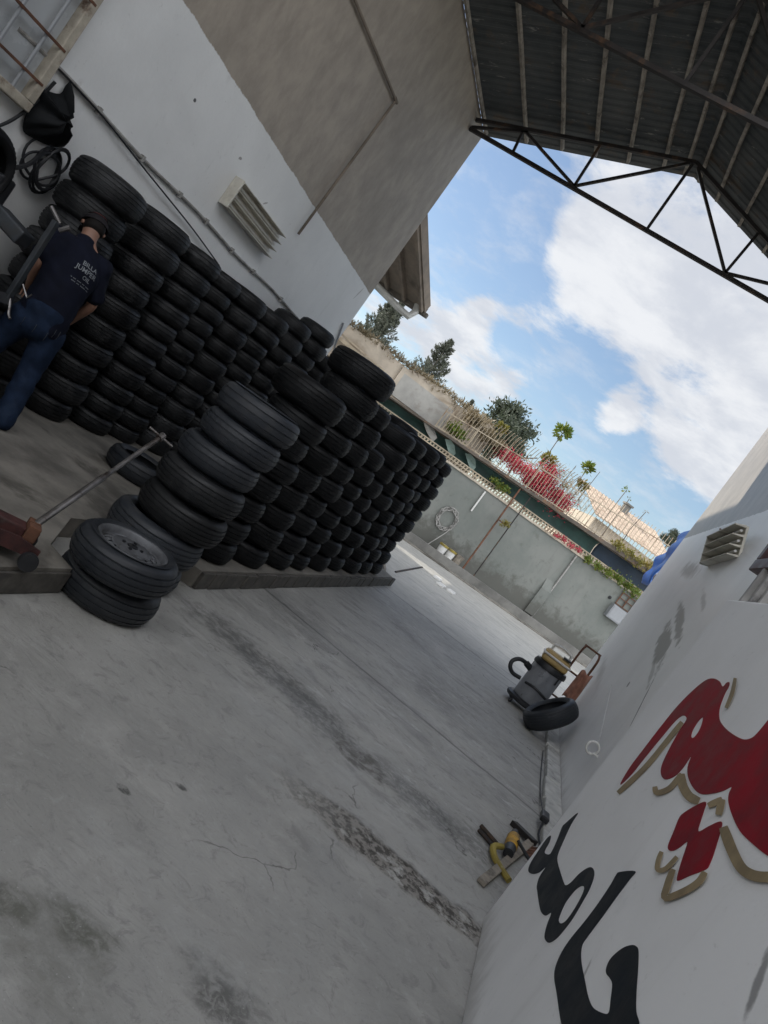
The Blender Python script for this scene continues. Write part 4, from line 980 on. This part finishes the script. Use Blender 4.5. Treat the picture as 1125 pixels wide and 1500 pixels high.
hb = MB(); hb.lathe([(.001, .173), (.028, .174), (.03, .186), (.024, .190), (.001, .190)], 20); o = bpy.data.objects.new('hub', hb.mesh('hub')); o.data.materials.append(M['blackp']); COL.objects.link(o); o.parent = rimo
for k in range(4):
    nb = MB(); nb.lathe([(.001, 0), (.010, 0), (.010, .012), (.001, .012)], 6, Matrix.Translation((.055*cos(k*pi/2), .055*sin(k*pi/2), .177)))
    o = bpy.data.objects.new('bolt', nb.mesh('bolt')); o.data.materials.append(M['blackp']); COL.objects.link(o); o.parent = rimo
tyre('h', (-3.50, 6.02, .25), 'loose tyre lying flat before the white wall stacks, by the jack handle', 'loose tyres')
tyre('g', (.885, 9.42, .305), 'big tyre leaning against the right wall in front of the vacuum cleaner', 'loose tyres', rot=(0, radians(-52), .10))

# ------------------------------------------------------------------ trolley jack
jb = Vector((-2.18, 3.20, .15)); jd = Vector((-.70, -.71, 0)); jn = Vector((.71, -.70, 0))     # forward, right
def J(f, r, z): return jb+jd*f+jn*r+Vector((0, 0, z))
jk = empty('trolley_jack', J(.15, 0, 0), 'worn red trolley jack with a long steel T-handle standing on the platform edge', 'jack')
for r0, r1 in ((-.12, -.105), (.105, .12)):
    a = MB(); a.add([J(f, r, z) for r in (r0, r1) for f, z in ((-.10, .06), (-.10, .11), (.02, .135), (.35, .11), (.62, .10), (.62, .05), (.3, .05))], [(0,1,2,3,4,5,6)[::-1], (7,8,9,10,11,12,13)] + [(i, (i+1) % 7, 7+(i+1) % 7, 7+i) for i in range(7)]); a.build('side_plate', M['jack_red'], jk)
a = MB(); a.box(-.02, -.104, .055, .60, .104, .075, J); a.box(.0, -.05, .08, .28, .05, .16, J); a.build('hydraulic_body', M['jack_red'], jk, bevel=.006)
a = MB(); a.bar(J(.05, 0, .12), J(.50, 0, .15), .10, .05); a.build('lift_arm', M['jack_red'], jk)
a = MB(); a.lathe([(.001, 0), (.06, 0), (.065, .03), (.05, .035), (.001, .02)], 20, Matrix.Translation(J(.52, 0, .175))); a.build('saddle', M['steel'], jk)
for f, r in ((-.07, -.15), (-.07, .15), (.55, -.14), (.55, .14)):
    rot = Matrix((jn, jd, Vector((0, 0, 1)))).transposed().to_4x4(); q = Matrix.Translation(J(f, r, .05)) @ rot @ Matrix.Rotation(radians(90), 4, 'Y')
    a = MB(); a.lathe([(.001, -.02), (.045, -.02), (.048, -.01), (.048, .01), (.045, .02), (.001, .02)], 18, q); a.build('wheel', M['blackp'], jk)
# socket boxes and handle
for k in range(2):
    a = MB(); p = J(-.03, -.03+k*.07, .11); a.box(-.03, -.03, 0, .03, .03, .08, lambda X, Y, Z: p+jd*X+jn*Y+Vector((0, 0, Z))); a.build('handle_socket', M['rust'], jk, bevel=.004)
hA = J(-.02, .0, .15); hB = at(236, 640, 1, 3.95)
hd = empty('jack_handle', hA, 'long grey steel jack handle ending in a T-bar, leaning over the platform', 'handle')
hd.parent = jk; hd.location = hA-WL[jk.name]
for k in ('label', 'category'): del hd[k]
o = MB().tube([hA, hA.lerp(hB, .52), hA.lerp(hB, .53), hB], [.019, .019, .014, .014], 10).build('tube', M['steel'], hd)
ax = (RT*.75 + Vector((0, 0, -.1)) + FW*.3).normalized()
MB().tube([hB-ax*.085, hB+ax*.085], .008, 8).build('cross_bar', M['steel'], hd)
MB().tube([hB-(hB-hA).normalized()*.02, hB+(hB-hA).normalized()*.02], .022, 10).build('tip', M['steel'], hd)

# ------------------------------------------------------------------ vacuum cleaner, trolley, small things on the right
vc = Vector((.62, 10.3, 0))
va = empty('vacuum_cleaner', vc, 'industrial drum vacuum cleaner with grey tank and tan motor head, by the right wall', 'vacuum cleaner')
tilt = Matrix.Translation(vc) @ Matrix.Rotation(radians(0), 4, 'Y')
MB().lathe([(.001, .13), (.205, .13), (.215, .15), (.215, .62), (.225, .63), (.225, .65)], 36, tilt).build('tank', M['vac_tank'], va)
MB().lathe([(.22, .62), (.238, .625), (.24, .66), (.225, .70), (.18, .71), (.001, .71)], 36, tilt).build('lid', M['blackp'], va)
a = MB(); a.box(-.19, -.15, .711, .19, .15, .80, lambda X, Y, Z: vc+Vector((X, Y, Z))); a.box(-.20, -.16, .80, .20, .16, .87, lambda X, Y, Z: vc+Vector((X*(1-.12*(Z > .85)), Y*(1-.1*(Z > .85)), Z))); a.build('motor_head', M['vac_head'], va, bevel=.03)
a = MB(); a.box(-.21, -.17, .795, .21, .17, .825, lambda X, Y, Z: vc+Vector((X, Y, Z))); a.build('head_trim', M['white_p'], va, bevel=.012)
a = MB(); a.tube(spline([vc+Vector(p) for p in ((-.13, 0, .88), (-.12, 0, .95), (0, 0, .97), (.12, 0, .95), (.13, 0, .88))], 4, False), .018, 8); a.build('carry_handle', M['white_p'], va)
a = MB(); a.box(.05, -.17, .88, .16, -.02, .90, lambda X, Y, Z: vc+Vector((X, Y, Z))); a.build('switch_plate', M['blackp'], va, bevel=.005)
a = MB(); a.lathe([(.16, .07), (.27, .07), (.285, .09), (.285, .12), (.26, .14), (.16, .14)], 36, tilt, True); a.build('base_ring', M['blackp'], va)
for k in range(4):
    an = pi/4+k*pi/2; q = vc+Vector((.25*cos(an), .25*sin(an), .035)); a = MB(); a.lathe([(.001, -.015), (.033, -.015), (.036, 0), (.033, .015), (.001, .015)], 14, Matrix.Translation(q) @ Matrix.Rotation(an+.5, 4, 'Z') @ Matrix.Rotation(radians(90), 4, 'X')); a.build('castor', M['blackp'], va)
for an in (pi*.9, -.25*pi, .35*pi):
    a = MB(); q = vc+Vector((.222*cos(an), .222*sin(an), .6)); a.bar(q+Vector((0, 0, -.07)), q+Vector((0, 0, .08)), .03, .02); a.build('latch', M['blackp'], va)
a = MB(); u = -RT
a.tube(spline([vc+u*.21+Vector((0, 0, .50)), vc+u*.30+Vector((0, 0, .53)), vc+u*.40+Vector((0, 0, .52)), vc+u*.46+Vector((0, 0, .45)), vc+u*.44+Vector((0, -.02, .37)), vc+u*.36+Vector((0, -.03, .32)), vc+u*.24+Vector((0, -.05, .33))], 5, False), .028, 10)
a.tube([vc+u*.20+Vector((0, 0, .50)), vc+u*.30+Vector((0, 0, .53))], .042, 12); a.build('hose', M['blackp'], va)
a = MB(); a.tube(spline([vc+Vector(p) for p in ((-.16, -.22, .34), (-.02, -.28, .36), (.14, -.26, .33), (.28, -.16, .28), (.36, -.05, .2))], 4, False), .018, 8); a.build('wand', M['blackp'], va)
tr = empty('hand_trolley', (.98, 10.85, 0), 'rusty tubular hand trolley with orange cloth standing behind the vacuum cleaner', 'trolley')
for dx in (-.14, .12):
    MB().tube(spline([(.98+dx, 10.75, .03), (.98+dx, 10.80, .6), (.98+dx, 10.85, 1.05), (.98+dx*.8, 10.95, 1.16)], 4, False), .016, 8).build('upright', M['rust'], tr)
for z, y in ((.35, 10.78), (.75, 10.82), (1.16, 10.95)): MB().tube([(.84, y, z), (1.10, y, z)], .014, 8).build('cross_tube', M['rust'], tr)
for dx in (-.17, .15): MB().lathe([(.03, -.02), (.10, -.025), (.11, 0), (.10, .025), (.03, .02)], 20, Matrix.Translation((.98+dx, 10.85, .11)) @ Matrix.Rotation(radians(90), 4, 'Y'), True).build('wheel', M['blackp'], tr)
a = MB(); vs = []; fs = []
for i in range(9):
    for j in range(9): vs.append((.98+.17*i/8, 10.72+.03*sin(i*1.2+j*.5)-.03*j/8, .42+.45*j/8+.02*sin(i)))
for i in range(8):
    for j in range(8): fs.append((i*9+j, i*9+9+j, i*9+10+j, i*9+j+1))
a.add(vs, fs, True); o = a.build('cloth', M['orange'], tr); o.modifiers.new('solid', 'SOLIDIFY').thickness = .008

p = at(878, 1103, 0, XR); rg = empty('wall_ring', p, 'white ring hook with a dangling thin cord on the right wall', 'hook')
a = MB(); pts = [p+Vector((-.07, 0, 0))+RT*.058*cos(k*pi/10)+Vector((0, 0, .058*sin(k*pi/10))) for k in range(21)]; a.tube(pts, .012, 6); a.build('ring', M['white_p'], rg)
a = MB(); a.tube([p+Vector((0, -.04, -.03)), p+Vector((-.05, -.045, -.03))], .012, 6); a.build('hook_shank', M['white_p'], rg)
a = MB(); a.tube(spline([p+Vector((-.05, .03, .05)), p+Vector((-.03, .5, .13)), p+Vector((-.02, 1.1, .25)), p+Vector((-.03, 1.8, .45))], 4, False), .003, 5); a.build('cord', M['white_p'], rg)
p = at(795, 1200, 2, .06)
a = MB(); a.box(-.035, -.09, 0, .035, .09, .05, lambda X, Y, Z: p+Vector((X, Y, Z))); finish(a.build('cable_connector', M['blackp'], bevel=.012), 'small black cable connector lying on the whitewashed kerb', 'connector')
a = MB(); a.tube(spline([p+Vector((0, -.1, .01)), Vector((1.0, 5.9, .02)), Vector((1.04, 5.5, .015)), Vector((.95, 5.1, .012))], 4, False), .008, 6); a.tube(spline([p+Vector((0, .09, .01)), Vector((1.0, 7.0, .012)), Vector((.99, 7.8, .012)), Vector((1.0, 8.8, .012))], 4, False), .006, 6)
finish(a.build('floor_cable', M['cable']), 'thin black cable along the whitewashed kerb at the foot of the right wall', 'cable')

# yellow grinder, board and scraps at the corner of the thick wall
gb = at(738, 1258, 2, .0)
gr = empty('angle_grinder', gb, 'yellow and black power tool lying on the floor at the right wall corner', 'power tool')
gax = (at(744, 1222, 2, .0)-at(728, 1268, 2, .0)).normalized(); gs = Vector((gax.y, -gax.x, 0))
def G(a_, b_, z): return gb+gax*a_+gs*b_+Vector((0, 0, z))
MB().tube([G(-.02, 0, .05), G(.10, 0, .052)], [.034, .04], 12).build('gear_head', M['blackp'], gr)
MB().tube([G(.10, 0, .052), G(.13, 0, .055), G(.30, 0, .055), G(.33, 0, .052)], [.040, .045, .045, .036], 12).build('yellow_casing', M['yellow'], gr)
MB().tube([G(.33, 0, .05), G(.46, 0, .048)], [.032, .024], 10).build('rear_grip', M['blackp'], gr)
MB().tube(spline([G(-.34, .06, .03), G(-.22, -.06, .035), G(-.08, -.10, .04), G(.02, -.05, .045)], 4, False), .021, 8).build('front_bow', M['yellowlid'], gr)
MB().tube([G(.16, .02, .10), G(.02, .20, .07)], .012, 8).build('side_grip', M['blackp'], gr)
for k in range(2):
    a = MB(); a.tube([G(-.02+.10*k, -.08, .02), G(.05+.10*k, -.22, .02)], .015, 8); a.build('chisel', M['truss'], gr)
a = MB(); pA = at(712, 1296, 2, .03); pB = at(790, 1225, 2, .07); a.bar(Vector((.655, 4.36, .02)), Vector((.93, 5.55, .03)), .055, .03); finish(a.build('wood_plank', M['wood'], bevel=.005), 'grey weathered plank lying against the right wall corner', 'plank')
a = MB(); p = at(766, 1226, 2, .0); a.bar(p+Vector((-.1, .05, .02)), p+Vector((.07, -.1, .045)), .07, .04); finish(a.build('wood_scrap', M['truss'], bevel=.005), 'dark scrap of timber behind the yellow power tool', 'scrap')
a = MB(); p = at(765, 1248, 2, .0)
for k in range(5): a.tube([p+Vector((-.12+.05*k, -.12+.02*k, .02)), p+Vector((.12-.01*k, .22-.07*k, .03))], .012, 6)
finish(a.build('iron_offcuts', M['rust']), 'handful of rusty iron offcuts between the yellow tool and the wall', 'offcuts')
# rusty bars and boards beyond the platform
for k in range(5):
    x = -2.62+k*.10; a = MB(); a.bar((x, 12.1, .022+.002*k), (x-.55+.03*k, 13.6, .022+.003*k), .05, .03)
    finish(a.build('rusty_bar', M['rust' if k % 2 else 'wood']), ['pale flat bar on the far ground by the last tyre stack, outermost left', 'rusty flat bar second from the last tyre stack', 'pale flat bar in the middle of the five on the far ground', 'rusty flat bar fourth from the last tyre stack', 'pale flat bar nearest the open yard'][k], 'bar', 'flat bars on the ground beyond the kerb')
a = MB(); a.bar((-2.45, 13.9, .012), (-2.75, 18.3, .012), .035, .02)
finish(a.build('kerb_timber', M['truss']), 'dark narrow timber edging the pale paving beyond the tyres', 'timber')
for k, (px, py) in enumerate(((645, 858), (660, 868), (640, 848))):
    p = at(px, py, 2, .0); a = MB(); a.box(-.09, -.28, .004, .09, .28, .05, lambda X, Y, Z: p+Vector((X, Y, Z))); finish(a.build('concrete_block', M['white_p'], bevel=.008), ['white block of the three on the pale paving, the middle one', 'white block lying nearest the steel poles', 'white block lying nearest the tyre stacks'][k], 'block', 'white blocks on the far paving')

# ------------------------------------------------------------------ tyre changing machine
mc = Vector((-4.42, 3.95, .15)); tm = empty('tyre_changer', mc, 'dark tyre changing machine with an upright column and swing arm beside the worker', 'machine')
def MC(x, y, z): return mc+Vector((x, y, z))
a = MB(); a.box(-.3, -.35, 0, .3, .35, .68, lambda X, Y, Z: MC(X*(1-.15*Z), Y*(1-.1*Z), Z)); a.build('cabinet', M['machine'], tm, bevel=.03)
a = MB(); a.lathe([(.001, .68), (.24, .68), (.26, .70), (.26, .73), (.05, .74), (.001, .74)], 28, Matrix.Translation(mc)); a.build('turntable', M['machine'], tm)
colb = Vector((-4.02, 4.30, .80)); 
a = MB(); a.bar((-4.04, 4.28, .98), (-4.06, 4.28, 1.60), .042, .042); a.build('column', M['machine_blue'], tm, bevel=.006)
a = MB(); a.bar((-4.30, 4.20, .90), (-4.02, 4.30, .98), .07, .07); a.build('column_bracket', M['machine'], tm)
a = MB(); a.tube([(-4.04, 4.30, 1.60), (-4.16, 4.28, 1.66)], .014, 8); a.tube([(-4.02, 4.30, 1.56), (-3.98, 4.32, 1.62)], .018, 8); a.build('clamp_lever', M['steel'], tm)
a = MB(); a.tube(spline([(-4.02, 4.28, .99), (-3.99, 4.28, .95), (-3.96, 4.28, .90), (-3.93, 4.28, .88)], 4, False), .010, 6); a.tube([(-4.0, 4.28, 1.12), (-3.93, 4.30, 1.06), (-3.91, 4.30, 1.10)], .007, 6); a.build('tool_hook', M['steel'], tm)
a = MB(); a.bar((-4.52, 4.28, 1.42), (-4.24, 4.34, 1.36), .16, .11); a.build('swing_arm', M['machine_blue'], tm, bevel=.015)
a = MB(); a.box(-.40, .35, .0, -.25, .5, 1.5, lambda X, Y, Z: MC(X, Y, Z)); a.build('rear_post', M['machine'], tm, bevel=.02)
tyre('b', (-4.45, 4.02, 1.0), 'tyre clamped flat on the turntable of the tyre changing machine', 'loose tyres', rot=(.05, .03, .2))
tyre('a', (-4.76, 4.15, 1.62), 'tyre hanging upright on the left wall behind the machine', 'loose tyres', rot=(0, radians(86), 0))

# ------------------------------------------------------------------ the worker
def skin(name, chain, mat, parent, smooth=0, sub=2):
    """chain: list of (name, pos, radius, parent index) -> one continuous skinned surface"""
    me = bpy.data.meshes.new(name); me.from_pydata([Vector(c[0]) for c in chain], [(c[2], i) for i, c in enumerate(chain) if c[2] is not None], []); me.update()
    o = bpy.data.objects.new(name, me); COL.objects.link(o)
    o.modifiers.new('skin', 'SKIN'); sk = me.skin_vertices[0].data
    for i, c in enumerate(chain):
        r = c[1] if isinstance(c[1], tuple) else (c[1], c[1]); sk[i].radius = r; sk[i].use_root = (i == 0)
    sb = o.modifiers.new('sub', 'SUBSURF'); sb.levels = sub; sb.render_levels = sub
    if smooth: sm_ = o.modifiers.new('smooth', 'SMOOTH'); sm_.factor = .5; sm_.iterations = smooth
    dg = bpy.context.evaluated_depsgraph_get(); ev = o.evaluated_get(dg); m2 = bpy.data.meshes.new_from_object(ev)
    bpy.data.objects.remove(o); bpy.data.meshes.remove(me)
    for p in m2.polygons: p.use_smooth = True
    m2.materials.clear(); m2.materials.append(mat)
    if parent is not None: m2.transform(Matrix.Translation(-WL[parent.name]))
    o2 = bpy.data.objects.new(name, m2); COL.objects.link(o2)
    if parent is not None: o2.parent = parent; WL[o2.name] = WL[parent.name]
    return o2
def garment(name, parts, mat, parent, voxel=.012, it=5):
    """parts: (a, b, (rx, ry) at a, (rx, ry) at b, side axis) tapered rounded limbs melted into one cloth surface"""
    a_ = MB()
    for a, b, ra, rb, side in parts:
        d = (b-a).normalized(); x = (side-d*side.dot(d)).normalized(); y = d.cross(x); prof = []
        for k in range(6):
            t = k/5*pi/2; prof.append((-cos(t)*min(ra)*.8, sin(t) if k else .05, 0))
        prof += [(0, 1, q) for q in (.25, .5, .75)]
        for k in range(6):
            t = k/5*pi/2; prof.append((sin(t)*min(rb)*.8, cos(t) if k < 5 else .05, 1))
        L = (b-a).length; n = 20; vs = []; fs = []
        for off, sc, q in prof:
            c_ = a+d*(q*L+off); rx = (ra[0]+(rb[0]-ra[0])*q)*sc; ry = (ra[1]+(rb[1]-ra[1])*q)*sc
            vs += [c_+x*rx*cos(2*pi*k/n)+y*ry*sin(2*pi*k/n) for k in range(n)]
        m = len(prof)
        for i in range(m-1):
            for k in range(n): fs.append((i*n+k, i*n+(k+1) % n, (i+1)*n+(k+1) % n, (i+1)*n+k))
        fs += [tuple(range(n))[::-1], tuple((m-1)*n+k for k in range(n))]
        a_.add(vs, fs, True)
    me = a_.mesh(name, sharp=0); o = bpy.data.objects.new(name, me); COL.objects.link(o)
    rm = o.modifiers.new('remesh', 'REMESH'); rm.mode = 'VOXEL'; rm.voxel_size = voxel
    sm_ = o.modifiers.new('smooth', 'SMOOTH'); sm_.factor = .5; sm_.iterations = it
    dg = bpy.context.evaluated_depsgraph_get(); m2 = bpy.data.meshes.new_from_object(o.evaluated_get(dg)); bpy.data.objects.remove(o)
    for v in m2.vertices:                         # soft folds in the cloth
        p = v.co; v.co = p+v.normal*(.0035*sin(p.z*31+7*sin(p.x*9)+15*p.y)*sin(p.x*21+p.z*13)+.0015*sin(p.z*60+p.y*70))
    for p in m2.polygons: p.use_smooth = True
    m2.materials.clear(); m2.materials.append(mat); m2.transform(Matrix.Translation(-WL[parent.name]))
    o2 = bpy.data.objects.new(name, m2); COL.objects.link(o2); o2.parent = parent; WL[o2.name] = WL[parent.name]
    return o2
SH = Vector((-.13, -.03, 0))
pb = Vector((-3.74, 4.62, .15))+SH
pw = empty('person', pb, 'worker seen from behind in printed navy T-shirt and blue jeans, at the tyre changer', 'person')
fwd = Vector((-.80, .60, 0)); rgt = Vector((.60, .80, 0))
pel = Vector((-3.86, 4.62, 1.02))+SH; lum = pel+Vector((-.02, .015, .16)); che = pel+Vector((-.07, .05, .38)); nkb = pel+Vector((-.12, .09, .545)); nk = pel+Vector((-.155, .115, .60)); hdc = pel+Vector((-.20, .15, .69)); crn = pel+Vector((-.225, .17, .775))
sR = nkb+rgt*.19+Vector((0, 0, -.06)); sL = nkb-rgt*.19+Vector((0, 0, -.06))
eR = sR+Vector((.05, .06, -.27)); hR = eR+Vector((-.13, .05, -.20)); eL = Vector((-4.16, 4.44, 1.30)); hL = Vector((-4.22, 4.56, 1.14))
hpR = pel+rgt*.10+Vector((0, 0, -.06)); hpL = pel-rgt*.10+Vector((0, 0, -.06))
kR = Vector((-3.78, 4.72, .62))+SH; aR = Vector((-3.66, 4.64, .25))+SH; kL = Vector((-4.03, 4.55, .62))+SH; aL = Vector((-3.98, 4.36, .25))+SH
toR = aR+fwd*.17+Vector((0, 0, -.065)); toL = aL+fwd*.17+Vector((0, 0, -.065))
chain = [(pel, (.13, .11), None), (lum, (.125, .10), 0), (che, (.14, .10), 1), (nkb, (.06, .052), 2), (nk, .05, 3), (hdc, (.078, .088), 4), (crn, (.07, .08), 5),
         (sR, .048, 3), (eR, .043, 7), (hR, .03, 8), (sL, .048, 3), (eL, .043, 10), (hL, .03, 11),
         (hpR, .09, 0), (kR, .058, 13), (aR, .042, 14), (toR, .035, 15), (hpL, .09, 0), (kL, .058, 17), (aL, .042, 18), (toL, .035, 19)]
def hand(ch, wi, wrist, elbow, side):
    d = (wrist-elbow).normalized(); lat = d.cross(Vector((0, 0, 1))).normalized(); pal = d.cross(lat).normalized()
    pc = wrist+d*.05; ch.append((pc, (.034, .018), wi)); pi_ = len(ch)-1
    for k, (o_, l) in enumerate(((-.030, .066), (-.010, .078), (.010, .074), (.028, .058))):
        b = pc+d*.035+lat*o_; m_ = b+d*l*.5+pal*.012; e_ = b+d*l*.85+pal*.038
        ch.append((b, .010, pi_)); ch.append((m_, .0088, len(ch)-1)); ch.append((e_, .0075, len(ch)-1))
    b = wrist+d*.02+lat*side*.034; m_ = b+d*.03+lat*side*.022+pal*.012; ch.append((b, .012, pi_)); ch.append((m_, .010, len(ch)-1)); ch.append((m_+d*.028+pal*.012, .008, len(ch)-1))
hand(chain, 9, hR, eR, -1); hand(chain, 12, hL, eL, 1)
skin('body', chain, M['skin'], pw)
def lerp(a, b, t): return a.lerp(b, t)
shL = [(pel+Vector((.01, 0, -.10)), lum, (.185, .145), (.175, .14), rgt), (lum, che, (.175, .14), (.20, .15), rgt), (che, nkb+Vector((0, 0, -.05)), (.20, .15), (.17, .11), rgt), (nkb+Vector((0, 0, -.06)), nk+Vector((0, 0, -.03)), (.13, .10), (.082, .085), rgt), (sL+Vector((0, 0, .005)), sR+Vector((0, 0, .005)), (.088, .085), (.088, .085), fwd),
       (sR+Vector((-.02, -.03, .0)), lerp(sR, eR, .75), (.088, .088), (.078, .074), fwd), (sL+Vector((.02, .03, .0)), lerp(sL, eL, .75), (.088, .088), (.078, .074), fwd)]
shirt = garment('t_shirt', shL, M['shirt'], pw)
jnL = [(pel+Vector((0, 0, .03)), pel+Vector((0, 0, -.10)), (.172, .14), (.178, .155), rgt)]
for h_, k_, a_ in ((hpR, kR, aR), (hpL, kL, aL)):
    jnL += [(h_+Vector((0, 0, -.05)), k_, (.115, .118), (.085, .088), rgt), (k_, a_+Vector((0, 0, -.05)), (.085, .088), (.078, .080), rgt)]
jeans = garment('jeans', jnL, M['jeans'], pw)
for q, a_ in ((aR, toR), (aL, toL)):
    skin('shoe', [(q+Vector((0, 0, -.05))-fwd*.03, (.05, .05), None), (lerp(q, a_, .5)+Vector((0, 0, -.03)), (.05, .043), 0), (a_+Vector((0, 0, -.0)), (.046, .033), 1), (a_+fwd*.06, (.038, .026), 2)], M['shoe'], pw)
# head: hair at the nape, dark cap with a faded red panel, ears, nose
hdir = (hdc-nk).normalized(); hf = (fwd-hdir*fwd.dot(hdir)).normalized()
skin('hair', [(hdc-hf*.030-hdir*.055, (.070, .062), None), (hdc-hf*.022+hdir*.0, (.088, .085), 0), (hdc-hf*.012+hdir*.04, (.09, .095), 1)], M['hair'], pw)
cc = hdc+hdir*.05
rot = Matrix((rgt, hf, hdir)).transposed().to_4x4()
a = MB(); a.lathe([(.001, .075), (.035, .070), (.068, .050), (.092, .018), (.101, -.022), (.098, -.022)], 24, Matrix.Translation(cc) @ rot); a.build('cap', M['cap'], pw)
a = MB(); a.lathe([(.001, .079), (.036, .074), (.070, .053), (.078, .044)], 20, Matrix.Translation(cc) @ rot); a.build('cap_panel', M['capred'], pw)
vis = [(cc+rgt*x+hf*(.092+y)+hdir*(-.022-.02*abs(x)*8*abs(x)), 0) for x, y in ((-.07, 0), (.07, 0), (.055, .07), (0, .085), (-.055, .07))]
a = MB(); a.add([v[0] for v in vis]+[v[0]+hdir*.006 for v in vis], [(0,1,2,3,4)[::-1], (5,6,7,8,9)] + [(i, (i+1) % 5, 5+(i+1) % 5, 5+i) for i in range(5)]); a.build('visor', M['cap'], pw)
for s_ in (-1, 1): skin('ear', [(hdc+rgt*s_*.083-hdir*.01, (.012, .02), None), (hdc+rgt*s_*.088+hdir*.022-hf*.008, (.010, .016), 0)], M['skin'], pw, sub=1)
skin('nose', [(hdc+hf*.088-hdir*.0, .014, None), (hdc+hf*.105-hdir*.03, .015, 0)], M['skin'], pw, sub=1)
# loose belt loops and thread ends at the waist
for k, (r_, dz) in enumerate(((-.12, -.02), (-.04, -.02), (.05, -.03), (.09, .02), (.125, .02))):
    q = pel+rgt*r_-fwd*(.168-.35*r_*r_*8)+Vector((0, 0, -.10+dz)); bt = MB(); bt.tube([q+Vector((0, 0, -.03)), q-fwd*.012, q+Vector((0, 0, .035))], .002, 5); bt.build('loose_thread', M['machine_blue'], pw)
# print on the back of the shirt
vsl = [v.co+WL[pw.name] for v in shirt.data.vertices]; bvh = BVHTree.FromPolygons(vsl, [tuple(p.vertices) for p in shirt.data.polygons])
def text_on_back(txt, size, r0, z0, wmax=None):
    cu = bpy.data.curves.new('txt', 'FONT'); cu.body = txt; cu.size = size; cu.align_x = 'CENTER'; cu.offset = size*.012
    to = bpy.data.objects.new('txt', cu); COL.objects.link(to); dg = bpy.context.evaluated_depsgraph_get()
    me = bpy.data.meshes.new_from_object(to.evaluated_get(dg)); bpy.data.objects.remove(to); bpy.data.curves.remove(cu)
    bm = bmesh.new(); bm.from_mesh(me); bmesh.ops.triangulate(bm, faces=bm.faces); bmesh.ops.subdivide_edges(bm, edges=[e for e in bm.edges if e.calc_length() > .02], cuts=1)
    upv = (nkb-pel).normalized()
    back = (-fwd-upv*(-fwd).dot(upv)).normalized(); side = rgt
    for v in bm.verts:
        o_ = pel+upv*(z0+v.co.y)+side*(r0+v.co.x)+back*.6
        h, nn, i, d_ = bvh.ray_cast(o_, -back)
        v.co = (h+back*.003 if h else o_-back*.45)-WL[pw.name]
    bm.to_mesh(me); bm.free(); me.materials.clear(); me.materials.append(M['print'])
    o = bpy.data.objects.new('shirt_print', me); COL.objects.link(o); o.parent = shirt; WL[o.name] = WL[pw.name]
text_on_back('BILLA', .05, .07, .415); text_on_back('JUMPER', .05, .06, .368); text_on_back('OIL', .04, .085, .325)
text_on_back('- -- --- -- ---', .034, .06, .288); text_on_back('--- -- ---- --', .034, .07, .268)
for n_ in ('shirt', 'jeans', 'blackcloth', 'print', 'cap', 'hair'): M[n_].node_tree.nodes['Principled BSDF'].inputs['Specular IOR Level'].default_value = .12
